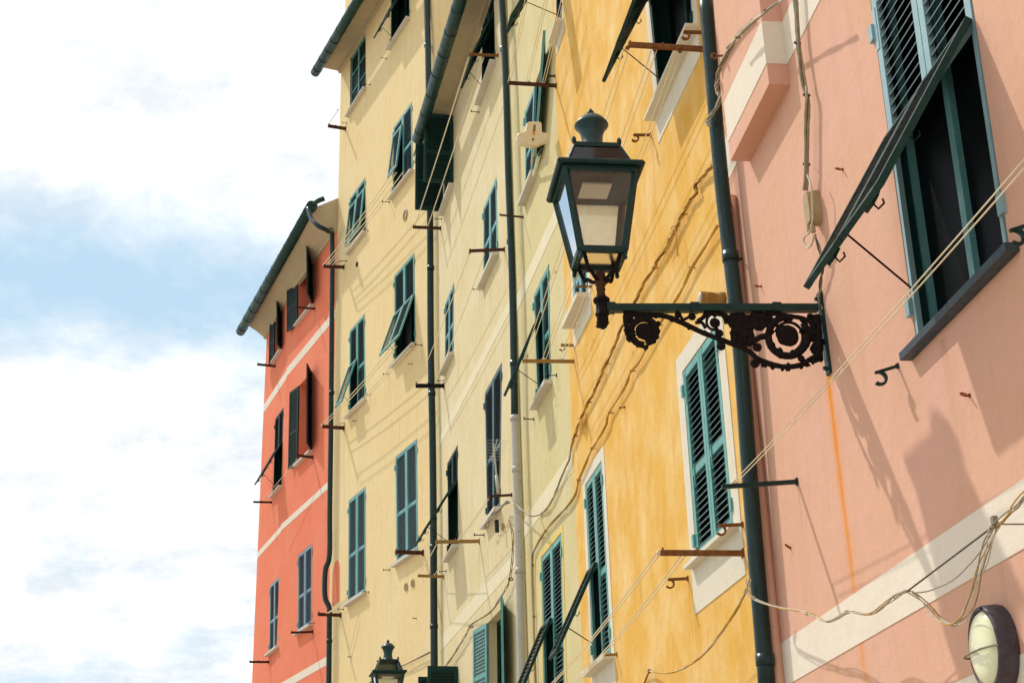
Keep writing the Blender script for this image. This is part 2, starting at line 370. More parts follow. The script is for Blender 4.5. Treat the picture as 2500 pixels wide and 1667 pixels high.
def window(f, parent, tl, tr, br, bl, mat='teal', hinge=None, tip=None, flaps='both', openn=None, openf=None,
           sill='stonesill', sillw=.07, sillt=.05, sillp=.10, surround=None, sw_w=.12, pitch=.05, casing='teald', leaf_sec=.56, dz=0, label=None, glassbars=False, noleaf=False, sillo=0, deep=.17, lined=True, flap_shade=None):
    P = [f.sz(*p) for p in (tl, tr, br, bl)]
    zt = P[0][1]; zb = P[3][1]
    if dz == 0: zt = (P[0][1]+P[1][1])/2; zb = (P[2][1]+P[3][1])/2
    zt = min(zt, getattr(f, 'zmax', 99))
    Q = [(P[0][0], zt), (P[1][0], zt), (P[2][0], zb), (P[3][0], zb)]
    H = zt-zb
    def S(u, v): return ((Q[0][0]*(1-u)+Q[1][0]*u)*(1-v)+(Q[3][0]*(1-u)+Q[2][0]*u)*v, zt-(zt-zb)*v)
    def M(u, v, o=0): a, z = S(u, v); return f.w(a, z, o)
    Wd = ((Q[0][0]-Q[1][0])+(Q[3][0]-Q[2][0]))/2
    g = .012
    f.holes.append([(Q[0][0]+g, zt+g), (Q[1][0]-g, zt+g), (Q[2][0]-g, zb-g), (Q[3][0]+g, zb-g)])
    # casement: frame, meeting stile and glazing bars at the back of the recess, near-black pane paints in the unlit room
    c = MB(); Fc = lambda x, y, z: M(x/Wd, y/H, z-deep)
    for a in ((-.02, .038), (Wd-.038, Wd+.02), (Wd/2-.028, Wd/2+.028)): c.box(Fc, a[0], a[1], -.02, H+.02, 0, .045)
    for b in ((-.02, .05), (H-.07, H+.02)): c.box(Fc, .038, Wd/2-.028, b[0], b[1], .002, .043); c.box(Fc, Wd/2+.028, Wd-.038, b[0], b[1], .002, .043)
    for b in (((.34*H,), (.67*H,)) if glassbars else ()):
        c.box(Fc, .038, Wd/2-.028, b[0]-.012, b[0]+.012, .01, .035); c.box(Fc, Wd/2+.028, Wd-.038, b[0]-.012, b[0]+.012, .01, .035)
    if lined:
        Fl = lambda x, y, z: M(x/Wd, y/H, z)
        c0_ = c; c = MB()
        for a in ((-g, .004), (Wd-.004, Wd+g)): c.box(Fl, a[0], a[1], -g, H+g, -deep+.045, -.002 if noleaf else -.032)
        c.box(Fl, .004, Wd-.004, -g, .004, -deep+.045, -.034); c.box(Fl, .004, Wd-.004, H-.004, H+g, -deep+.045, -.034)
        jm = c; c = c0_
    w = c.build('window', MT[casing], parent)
    if lined: jm.build('shaded_jamb', MT['teald'], w)  # lining boards kept dark, shade of the recess put into their colour
    if label: w['label'] = label
    gl = MB(); gl.quad(M(-.03, -.03, .015-deep), M(1.03, -.03, .015-deep), M(1.03, 1.03, .015-deep), M(-.03, 1.03, .015-deep)); gl.build('pane', MT['void'], w)
    vh = None; ang = 0; L = 0
    if hinge:
        s_, z_ = f.sz(*hinge); vh = (zt-z_)/H; Hp = M(0, vh, 0)
        T = hit(tip[0], tip[1], Hp, f.d); dv = T-Hp; L = dv.length; ang = math.atan2(dv.dot(f.n), -dv.z)
    for side, (u0, u1) in (('far', (0, .5)), ('near', (.5, 1))):
        if noleaf: break
        op = openf if side == 'far' else openn
        m = MB(); W = Wd/2-.004; upper = None
        if op is not None:
            th = math.radians(op); uh = 0 if side == 'far' else 1
            dd = (f.d*(-1) if side == 'far' else f.d)*math.cos(th) + f.n*math.sin(th)
            nn = (f.n*math.cos(th) + (f.d if side == 'far' else -f.d)*math.sin(th))
            def F(x, y, z): return M(uh, y/H, .012) + dd*x + nn*(z-.016)
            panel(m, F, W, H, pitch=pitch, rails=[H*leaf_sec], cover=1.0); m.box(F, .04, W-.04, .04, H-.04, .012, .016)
        else:
            gp = .004/Wd
            def F(x, y, z, o=-.028): return M(u0+gp+(u1-u0-2*gp)*x/W, y/H, z+o)
            if vh is not None and flaps in ('both', side):
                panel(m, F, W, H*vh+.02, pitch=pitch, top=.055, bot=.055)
                D = -UP*math.cos(ang) + f.n*math.sin(ang); NN = f.n*math.cos(ang) + UP*math.sin(ang)
                # frame of the lower half stays in the opening, the flap hangs out from its top edge
                so = .028
                m.box(F, 0 if side == 'far' else W-so, so if side == 'far' else W, H*vh+.015, H, .002, .03)
                if flap_shade: upper = m; m = MB()
                def G(x, y, z): return M(u0+gp+(u1-u0-2*gp)*x/W, vh, .012) + D*y + NN*(z-.01)
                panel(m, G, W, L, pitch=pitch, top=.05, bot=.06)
                for xx in (W*.2, W*.8): m.tube([G(xx-.02, .0, .02), G(xx+.02, .0, .02)], .009, 6)
                for k in (.52, .93):   # catches under the flap
                    m.box(G, W*.42, W*.58, L*k-.03, L*k+.03, -.018, .001); m.tube([G(W*.5, L*k, -.015), G(W*.5, L*k+.01, -.045), G(W*.5, L*k-.03, -.055), G(W*.5, L*k-.045, -.04)], .005, 5)
            else:
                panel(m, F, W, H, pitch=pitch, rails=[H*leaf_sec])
                m.tube([F(W*.25, H*leaf_sec-.05, .035), F(W*.25, H*leaf_sec+.12, .035)], .005, 5)
            he = 0 if side == 'far' else W; sg = -1 if side == 'far' else 1
            hm = upper or m
            for yy in (H*.1, H*.9): hm.box(F, min(he, he+sg*.045), max(he, he+sg*.045), yy-.045, yy+.045, .018, .05)
            if W > .3: hm.box(F, min(he, he-sg*.035), max(he, he-sg*.035), H*.1-.12, H*.1+.12, .03, .036)
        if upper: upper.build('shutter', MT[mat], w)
        fl_ = flap_shade and vh is not None and op is None and flaps in ('both', side)
        m.build('shutter_flap' if fl_ else 'shutter', MT[flap_shade if fl_ else mat], w)  # flap takes a darker paint, its shaded underside put into the colour
    if hinge:
        D = -UP*math.cos(ang) + f.n*math.sin(ang)
        r = MB(); r.tube([M(0.02 if flaps != 'near' else .98, vh, .012)+D*L*.62, M(.02, min(1, vh+(1-vh)*.75), .0)], .0055, 6); r.build('stay', MT['iron'], w)
    if sill:
        m = MB(); a1 = Q[3][0]+sillw+sillo; a0 = Q[2][0]-sillw
        F = lambda x, y, z: f.w(x, y, z)
        m.box(F, a0, a1, zb-g-sillt-.003, zb-g-.003, -.10, sillp)
        m.uv = [((p-f.P).dot(f.d), p.z) for p in m.v]
        m.build('sill', MT[sill], w)
    if surround:
        a = sw_w; m = []
        o = [(Q[0][0]+a, zt+a), (Q[1][0]-a, zt+a), (Q[2][0]-a, zb-a*2.2), (Q[3][0]+a, zb-a*2.2)]
        iq = [(Q[0][0]+g, zt+g), (Q[1][0]-g, zt+g), (Q[2][0]-g, zb-g), (Q[3][0]+g, zb-g)]
        pl = [[o[k], o[(k+1) % 4], iq[(k+1) % 4], iq[k]] for k in range(4)]
        slab(f, pl, .0, .006, MT[surround], w, 'surround')
    return w
def band(f, s0, s1, z0, z1, mat, parent, o=.004): return slab(f, [[(s0, z1), (s1, z1), (s1, z0), (s0, z0)]], .0, o, MT[mat], parent, 'band')
def pipe(pts, r, mat, parent, name='downpipe', collars=(), n=16):
    m = MB(); P = spline(pts, 5); m.tube(P, r, n)
    for c, dirn in collars:
        m.tube([c-dirn*.035, c+dirn*.035], r*1.14, n)
    return m.build(name, MT[mat], parent, True)
# ================================================================== RED HOUSE
W1 = root('red_house', FR.w(0, 0), 'coral red house with white painted bands and overhanging eaves, farthest left', 'house')
red_t = FR.sz(*q('a2', 990, 480))[1]+.3
window(FR, W1, q('a2',615,900), q('a2',745,765), q('a2',750,1195), q('a2',615,1350), mat='teald', openn=151, openf=172, deep=.5, lined=False)
window(FR, W1, q('a3',628,405), q('a3',738,290), q('a3',738,985), q('a3',615,1110), mat='teald', openn=152, openf=172, deep=.5, lined=False)
window(FR, W1, q('a4',617,425), q('a4',743,318), q('a4',738,1035), q('a4',614,1112), mat='tealg')
window(FL, W1, q('a2',415,1275), q('a2',468,1185), q('a3',470,75), q('a3',405,195), mat='teald', openn=150, openf=172, deep=.5, lined=False)
window(FL, W1, q('a3',412,705), q('a3',485,610), q('a3',468,1290), q('a3',392,1400), mat='teald', hinge=q('a3',412,1000), tip=q('a3',232,1300))
window(FL, W1, q('a4',366,690), q('a4',448,618), q('a4',446,1230), q('a4',357,1300), mat='tealg')
sRL1 = FR.sz(700, 900)[0]; sFL1 = FL.sz(*q('a4', 235, 800))[0]
# round-topped niche in the red wall beside the downpipe
nx0, nz0 = FR.sz(*q('a4', 925, 870)); nx1, nz1 = FR.sz(*q('a4', 985, 860)); nzt = FR.sz(*q('a4', 962, 470))[1]
wall(FR, -.3, sRL1, red_t, FR.holes, 6, MT['red'], W1, .55)
wall(FL, 0, sFL1, red_t, FL.holes, 6, MT['red'], W1, .55)
for (tA, tB, tC, tD) in ((q('a2',900,1290), q('a2',900,1370), 0, 0), (q('a4',0,0),)*4 if False else (q('a3',880,1275), q('a3',880,1335), 0, 0), (q('a4',862,1335), q('a4',862,1410), 0, 0)):
    z1 = FR.sz(*tA)[1]; z0 = FR.sz(*tB)[1]
    band(FR, -.02, sRL1, z0, z1, 'band', W1); band(FL, 0, sFL1+.003, z0, z1, 'band', W1)
m = MB(); arc = [(nx0, nz0)]+[((nx0+nx1)/2+(nx0-nx1)/2*math.cos(t/10*math.pi), nzt-.25+.25*math.sin(t/10*math.pi)) for t in range(11)]+[(nx1, nz0)]
slab(FR, [arc], .0, .012, MT['red'], W1, 'niche')
# eaves: soffit slab, tiles and gutter following both wall planes
EO = .62
def eave(f, sA, sB, zs, ov, parent, smat='soffit', th=.14):
    m = MB(); F = lambda x, y, z: f.w(x, y, z)
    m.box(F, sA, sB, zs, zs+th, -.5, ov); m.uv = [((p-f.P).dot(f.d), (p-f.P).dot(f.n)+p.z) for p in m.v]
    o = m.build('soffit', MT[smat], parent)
    t = MB()
    k = int((sB-sA)/.22); 
    for i in range(k+1):
        s_ = sA+(sB-sA)*i/k; t.tube([f.w(s_, zs+th+.03, ov-.06), f.w(s_, zs+th+.9, -2.2)], .06, 8)
    t.quad(f.w(sA, zs+th+.01, ov+.02), f.w(sB, zs+th+.01, ov+.02), f.w(sB, zs+th+.9, -2.3), f.w(sA, zs+th+.9, -2.3))
    t.build('roof', MT['tile'], parent)
    mo = MB(); mo.box(F, sA+.04, sB-.02, zs-.07, zs-.003, -.05, .07); mo.uv = [((p-f.P).dot(f.d), p.z) for p in mo.v]; mo.build('cornice', MT[smat], parent)
zsR = FR.sz(*q('a2', 985, 490))[1]
def cove(f, sA, sB, z0, zo, zt, ov, parent):
    sec = [(-.05, z0-.06), (.05, z0-.06), (.06, z0), (ov*.45, z0+(zo-z0)*.35), (ov, zo-.09), (ov+.02, zo-.01), (ov-.02, zo+.03), (-.05, zt), (-.05, z0)]
    m = MB(); n = len(sec)
    for a in (sA, sB):
        for o_, z_ in sec: m.v.append(f.w(a, z_, o_)); m.uv.append((a+o_, z_))
    for k in range(n): m.f.append((k, (k+1) % n, n+(k+1) % n, n+k))
    m.f.append(tuple(range(n))); m.f.append(tuple(reversed(range(n, 2*n))))
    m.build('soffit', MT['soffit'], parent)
    t = MB(); t.quad(f.w(sA, zo+.045, ov-.02), f.w(sB, zo+.045, ov-.02), f.w(sB, zt+1.2, -2.3), f.w(sA, zt+1.2, -2.3)); t.quad(f.w(sA, zo+.035, ov-.02), f.w(sB, zo+.035, ov-.02), f.w(sB, zt+1.0, -2.3), f.w(sA, zt+1.0, -2.3)); t.build('roof', MT['tile'], parent)
gA = FR.at(*q('a2', 742, 300), EO+.04); gB = FL.at(*q('a2', 100, 1430), EO+.04)
zTop = FR.sz(*q('a2', 980, 215))[1]
cove(FR, -.02, sRL1+.06, zsR, gA.z-.02, zTop, EO-.02, W1); cove(FL, -.06, sFL1+.15, zsR-.002, gA.z-.022, zTop-.003, EO-.04, W1)
print('cove', zsR, gA.z, gB.z, zTop)
gA = FR.at(*q('a2', 742, 300), EO+.04); gB = FL.at(*q('a2', 100, 1430), EO+.04)
def gutter(pts, r, mat, parent, bands=9):
    g_ = MB(); P = [V(p) for p in pts]; n = 12
    g_.tube(P, r, n)
    tot = (P[-1]-P[0]); 
    for i in range(bands):
        c = P[0]+tot*((i+.5)/bands); dn = tot.normalized(); g_.tube([c-dn*.012, c+dn*.012], r*1.05, n)
    return g_.build('gutter', MT[mat], parent, True)
gmid = gA.lerp(gB, .5)
gutter([gA, gmid, gB], .13, 'gutter', W1, 12)
vg = MB(); vg.tube(spline([gA, FR.at(*q('a2', 790, 262), .5), FR.at(*q('a2', 850, 238), .35)], 4), .06, 8); vg.build('verge', MT['gutter'], W1, True)
rp = [FR.at(*q('a2',708,325), EO+.12), FR.at(*q('a2',735,420), EO+.1), FR.at(*q('a2',800,485), .62), FR.at(*q('a2',890,532), .36), FR.at(*q('a2',922,600), .15),
      FR.at(*q('a3',917,0), .11), FR.at(*q('a3',910,800), .11), FR.at(*q('a4',900,0), .11), FR.at(*q('a4',897,420), .11), FR.at(*q('a4',860,560), .18), FR.at(*q('a4',857,790), .18), FR.at(*q('a4',893,885), .11), FR.at(*q('a4',896,1000), .11), FR.at(*q('a4',890,1700), .11)]
pipe(rp, .056, 'pipe', W1, collars=[(FR.at(*q('a3',917,470), .11), UP), (FR.at(*q('a4',896,1190), .11), UP)])
# ================================================================== YELLOW HOUSE
W2 = root('yellow_house', FA.w(0, 0), 'tall yellow house with green shutters between the red house and the cream house', 'house')
sA1 = FA.sz(824, 560)[0]
zA = FA.sz(*q('a1', 1225, 262))[1]
FA.zmax = zA-.1
window(FA, W2, q('a1',1087,515), q('a1',1220,300), q('a1',1222,805), q('a1',1082,1000), noleaf=True, casing='teal', sillo=.05, glassbars=True, deep=.06)
window(FA, W2, q('a1',1452,-130), q('a1',1610,-380), q('a1',1612,170), q('a1',1450,415), mat='teald', hinge=q('a1',1452,70), tip=q('a1',1300,350), flaps='both', pitch=.055)
window(FA, W2, q('a1',1475,1090), q('a1',1635,975), q('a2',1645,0), q('a2',1465,205), mat='tealb', hinge=q('a1',1474,1230), tip=q('a1',1425,1600), flaps='far', pitch=.055)
window(FA, W2, q('a2',1082,235), q('a2',1216,60), q('a2',1222,545), q('a2',1082,700), mat='teal', hinge=q('a2',1082,330), tip=q('a2',1042,680), pitch=.055)
window(FA, W2, q('a2',1480,925), q('a2',1657,735), q('a3',1667,40), q('a3',1482,205), mat='teal', hinge=q('a2',1482,1290), tip=q('a3',1352,148), pitch=.055)
window(FA, W2, q('a2',1080,1430), q('a2',1212,1272), q('a3',1220,535), q('a3',1075,665), mat='teal', hinge=q('a3',1082,240), tip=q('a3',952,610), flaps='far', pitch=.055)
window(FA, W2, q('a3',1070,1440), q('a3',1220,1318), q('a4',1220,748), q('a4',1065,850), mat='tealb', pitch=.055)
window(FA, W2, q('a3',1490,1045), q('a3',1680,897), q('a4',1690,375), q('a4',1500,490), mat='tealb', pitch=.055)
wall(FA, -.02, sA1, zA, FA.holes, 7, MT['yellow'], W2)
m = MB(); m.box(lambda x, y, z: FA.w(x, y, z), -.02, sA1-.05, zA+.25, zA+4.5, -3, -.06); m.uv = [((p-FA.P).dot(FA.d), p.z) for p in m.v]; m.build('attic', MT['yellow'], W2)
eave(FA, -.1, sA1+.03, zA, .52, W2)
g0 = FA.at(*q('a1', 768, 655), .62); g1 = FA.at(*q('a1', 1155, 0), .62); gd = (g1-g0)
gutter([g0, g0+gd*.7, g0+gd*1.9], .115, 'gutter', W2, 14)
for (x, y, t) in (('a2',1580,388),('a4',1588,705),('a4',1648,672),('a2',1147,828)):
    p = FA.at(*q(x, y, t)); v_ = MB(); ro = .12 if x == 'a2' and y > 1500 else (.075 if y > 1200 else .06)
    v_.lathe(p, [(ro, 0), (ro, .02), (ro*.8, .025), (ro*.75, .01)], 16, FA.d, UP, FA.n); v_.build('vent_cover', MT['boxp' if y > 1200 else 'housing'], W2)
pA = [FB.at(*q('a1',1768,-60), .12), FB.at(*q('a1',1785,700), .12), FB.at(*q('a2',1800,500), .12), FB.at(*q('a2',1805,1500), .12), FB.at(*q('a3',1820,800), .12), FB.at(*q('a4',1828,0), .12), FB.at(*q('a4',1836,1368), .12), FB.at(*q('a4',1842,1800), .12)]
pipe(pA, .062, 'pipe', W2, collars=[(FB.at(*q(*t), .12), UP) for t in (('a1',1777,410),('a2',1805,860),('a3',1815,480),('a4',1830,350),('a4',1834,1060))])
# ================================================================== CREAM HOUSE (B)
W3 = root('cream_house', FB.w(0, 0), 'pale cream house with a green eaves gutter, right of the tall yellow house', 'house')
sB1 = 0; sBfar = FB.sz(1068, 900)[0]
zB = FB.sz(*q('a1', 2005, 1000))[1]
FB.zmax = zB-.1
window(FB, W3, q('a1',2270,180), (1205,-30), (1208,125), q('a1',2258,900), mat='teald', hinge=q('a1',2268,420), tip=q('a1',2088,800), dz=1, pitch=.05)
window(FB, W3, q('a2',2280,310), q('b2',117,70), q('b2',130,750), q('a2',2275,985), mat='tealb')
window(FB, W3, q('a2',1935,1180), q('a2',2013,1000), q('a3',2008,115), q('a3',1932,275), mat='tealb')
window(FB, W3, q('b3',15,470), q('b3',166,210), q('b4',150,-10), q('b4',36,140), mat='navy')
window(FB, W3, q('a3',1955,1100), q('a3',2046,950), q('a4',2050,335), q('a4',1965,432), mat='teald', hinge=q('a3',1962,1390), tip=q('a4',1672,345))
window(FB, W3, (1083,345), (1107,293), (1107,453), (1083,513), mat='teald', openn=90, openf=91)
window(FB, W3, (1093,1665), (1118,1612), (1118,1790), (1093,1850), mat='teald', openn=92, openf=90)
window(FB, W3, (1192,1530), (1232,1468), (1236,1690), (1194,1760), mat='teal', openn=165, openf=171, lined=False)
wall(FB, .0, sBfar+.0, zB, FB.holes, 7, MT['cream'], W3)
zb1 = FB.sz(*q('a4',1895,1155))[1]; zb0 = FB.sz(*q('a4',1890,1290))[1]
band(FB, 0, sBfar-.03, zb0, zb1, 'bandy', W3)
zb1 = FB.sz(*q('a3',1885,870))[1]; zb0 = FB.sz(*q('a3',1885,960))[1]
band(FB, 0, sBfar-.03, zb0, zb1, 'bandy', W3)
eave(FB, .0, sBfar+.03, zB, .42, W3)
g0 = FB.at(*q('a1', 1690, 1250), .56); g1 = FB.at(*q('a1', 2070, 0), .56); gd = g1-g0
gutter([g0, g0+gd, g0+gd*1.6], .105, 'gutter', W3, 11)
pb = [(FC.at(*q('b1',165,-80), .13), FC.at(*q('b1',205,800), .13), FC.at(*q('b2',225,0), .13), FC.at(*q('b2',262,1000), .13), FC.at(*q('b3',282,690), .13)),
      (FC.at(*q('b3',282,690), .13), FC.at(*q('b3',295,1100), .13), FC.at(*q('b4',308,0), .13), FC.at(*q('b4',330,800), .13), FC.at(*q('b4',350,1750), .13))]
pipe(pb[0], .049, 'pipe', W3, collars=[(FC.at(*q(*t), .13), UP) for t in (('b1',185,440),('b2',245,620),('b3',275,210))])
pipe(pb[1], .053, 'pipew', W3, collars=[(FC.at(*q(*t), .13), UP) for t in (('b3',283,700),('b3',297,1160),('b4',325,560))])
pc = MB(); pc.tube(spline([FC.at(*q('b1',128,-60), .03), FC.at(*q('b1',150,1000), .03), FC.at(*q('b2',310,600), .03), FC.at(*q('b3',335,300), .03), FC.at(*q('b3',345,1200), .03), FC.at(*q('b4',375,500), .03), FC.at(*q('b4',400,1700), .03)], 4), .014, 8)
# ================================================================== SAGE HOUSE (C)
W4 = root('sage_house', FC.w(0, 0), 'narrow sage yellow house with cracked plaster between two tall downpipes', 'house')
sCf = FC.sz(1262, 900)[0]
pc = MB(); pc.tube([FC.w(sCf-.10, 0, .03), FC.w(sCf-.10, 15, .03)], .035, 8); pc.build('conduit', MT['cream_plastic'], W4, True)
window(FC, W4, q('b1',372,950), q('b1',560,560), q('b2',480,10), q('b2',378,235), mat='tealb', openn=168)
window(FC, W4, q('b2',455,1105), q('b2',587,830), q('b3',606,370), q('b3',488,560), mat='teal', flap_shade='teald', hinge=q('b2',470,1375), tip=q('b3',200,505), flaps='far')
window(FC, W4, q('b4',522,450), q('b4',702,228), (1381,1760), (1333,1830), mat='teal', flap_shade='teald', hinge=q('b4',543,1065), tip=(1238,1745), flaps='far', surround='trimyellow', sw_w=.09)
wall(FC, 0, sCf, 15.5, FC.holes, 7, MT['green'], W4)
z1 = FC.sz(*q('b3',790,1000))[1]; z0 = FC.sz(*q('b3',790,1190))[1]; band(FC, .02, sCf-.02, z0, z1, 'bandy', W4)
z1 = FC.sz(*q('b2',600,430))[1]; z0 = FC.sz(*q('b2',600,600))[1]; band(FC, .02, sCf-.02, z0, z1, 'bandy', W4)
# ================================================================== ORANGE HOUSE
W5 = root('orange_house', FO.w(0, 0), 'orange ochre house with white framed green shutters behind the lantern', 'house')
sOf = FO.sz(1372, 550)[0]
window(FO, W5, q('b3',1790,245), q('b3',2092,-70), q('b4',2248,190), q('b4',1918,440), mat='teal', surround='white', sw_w=.17, sill='white', sillw=.12, sillt=.03, sillp=.08, pitch=.052, casing='teal', label='closed double shutters in a wide white surround')
window(FO, W5, q('b3',920,1345), q('b3',1060,1045), q('b4',1150,1290), q('b4',992,1450), mat='teal', flap_shade='teald', hinge=q('b4',955,570), tip=q('b4',607,1360), flaps='far', surround='white', sw_w=.13, sill='white', sillp=.11, sillw=.1)
window(FO, W5, q('b1',1462,-330), q('b1',1820,-800), q('b1',1888,370), q('b1',1580,905), mat='teald', hinge=q('b1',1497,-40), tip=q('b1',1092,742), surround='white', sw_w=.13, sill='white', sillw=.16, sillt=.03, sillp=.11)
window(FO, W5, q('b2',800,660), q('b2',918,420), q('b2',938,1085), q('b2',822,1345), mat='tealb', surround='white', sw_w=.13, sill='white', sillp=.14)
window(FO, W5, q('b1',648,-700), q('b1',688,-900), q('b1',706,180), q('b1',662,330), mat='teald', hinge=q('b1',652,-420), tip=q('b1',225,300), surround='white', sill='white', sw_w=.1)
wall(FO, -.02, sOf, 14, FO.holes, 7, MT['orange'], W5)
def fpt(f, off, *t): return f.at(*q(*t), off)
po = [FO.at(1721, -30, .12), FO.at(1760, 427, .12), FO.at(1803, 800, .12), FO.at(1832, 1187, .12), FO.at(1874, 1700, .12)]
pipe(po, .052, 'pipe', W5, collars=[(FO.at(1784, 627, .12), (po[0]-po[3]).normalized()), (FO.at(1868, 1610, .12), (po[0]-po[3]).normalized())], n=24)
for (x, y, bx, by) in ((1784, 627, 1812, 633), (1868, 1610, 1903, 1610)):
    m = MB(); m.tube([FO.at(x, y, .12)+FO.n*0, FP.at(bx, by, 0)], .008, 6); m.build('pipe_clamp', MT['iron'], W5)
# ================================================================== PINK HOUSE
W6 = root('pink_house', FP.w(0, 0), 'salmon pink house with white painted bands and rust streak, nearest on the right', 'house')
window(FP, W6, (2127,2), (2372,-60), (2458,590), (2240,838), mat='pale', casing='tealb', flap_shade='teald', deep=.12, hinge=(2178,334), tip=(1976,706), sill='slate', sillw=.09, sillt=.038, sillp=.06, dz=1, pitch=.055, leaf_sec=.5, label='tall window with both lower shutter flaps propped out')
sPn = -9.5; sPj = FP.sz(1785, 600)[0]
wall(FP, sPn, sPj+.02, 13, FP.holes, 7, MT['pink'], W6)
z1 = FP.sz(*q('c4',1200,720))[1]; z0 = FP.sz(*q('c4',1200,1160))[1]; band(FP, sPn, sPj-.005, z0, z1, 'band', W6)
z1b = FP.sz(*q('c4',1950,1500))[1]; band(FP, sPn, sPj-.005, z1b-.17, z1b, 'band', W6)
zu1 = FP.sz(*q('c1',435,160))[1]; zu0 = FP.sz(*q('c1',730,0))[1]; print('band', zu1, zu0, FP.sz(*q('c1',485,450))[1])
# projecting flue, its lower end cut square, with the painted band carried round it
cf = hit(*q('c1',10,1270), *(lambda a: (FP.at(*q('c1',165,1290)), FP.d))(0))
sfar, zfar = FP.sz(*q('c1',165,1290)); ofs = (cf-FP.at(*q('c1',165,1290))).dot(FP.n)
snear = FP.sz(*q('c1',320,680), ofs)[0]
fb = MB(); fb.box(lambda x, y, z: FP.w(x, y, z), snear, sfar, zfar, 12, -.01, ofs); fb.uv = [((p-FP.P).dot(FP.d)+(p-FP.P).dot(FP.n), p.z) for p in fb.v]
fo = fb.build('flue', MT['pink'], W6)
fw = MB(); fw.box(lambda x, y, z: FP.w(x, y, z), snear-.004, sfar+.004, zu0, zu1, .004, ofs+.004); fw.uv = [((p-FP.P).dot(FP.d)+(p-FP.P).dot(FP.n), p.z) for p in fw.v]
fw.build('band', MT['band'], fo)
band(FP, sPn, snear-.004, zu0, zu1, 'band', W6); band(FP, sfar+.004, sPj-.005, zu0, zu1, 'band', W6)
s_a = FP.sz(*q('c2', 45, 500), .03)[0]
cs = MB(); cs.tube([FP.w(s_a, 0, .028), FP.w(s_a, zfar-.05, .028)], .036, 12); cs.uv = [((p-FP.P).dot(FP.d)+7, p.z) for p in cs.v]; cs.build('pipe_cover', MT['pink'], W6, True)
print('flue', ofs, sfar, snear, 'heights', zA, zB, red_t)
# ================================================================== SETTING
m = MB(); m.quad(V((-400,-400,0)), V((400,-400,0)), V((400,400,0)), V((-400,400,0)))
g, nt, bs, nd, lk = nm('paving'); oc = N(nt, 'ShaderNodeTexCoord').outputs['Object']
br = N(nt, 'ShaderNodeTexBrick'); br.inputs['Scale'].default_value = 1.6; lk.new(oc, br.inputs['Vector'])
br.inputs['Color1'].default_value = (.44,.39,.32,1); br.inputs['Color2'].default_value = (.38,.34,.28,1); br.inputs['Mortar'].default_value = (.16,.15,.13,1); br.inputs['Mortar Size'].default_value = .012
lk.new(mixc(nt, ramp(nt, noise(nt, oc, .7, 5), .3, .7, 0, .4), br.outputs[0], (.36,.31,.25)), bs.inputs['Base Color']); bs.inputs['Roughness'].default_value = .8
tag(m.build('ground', g, base=(0,0,0)), kind='structure')
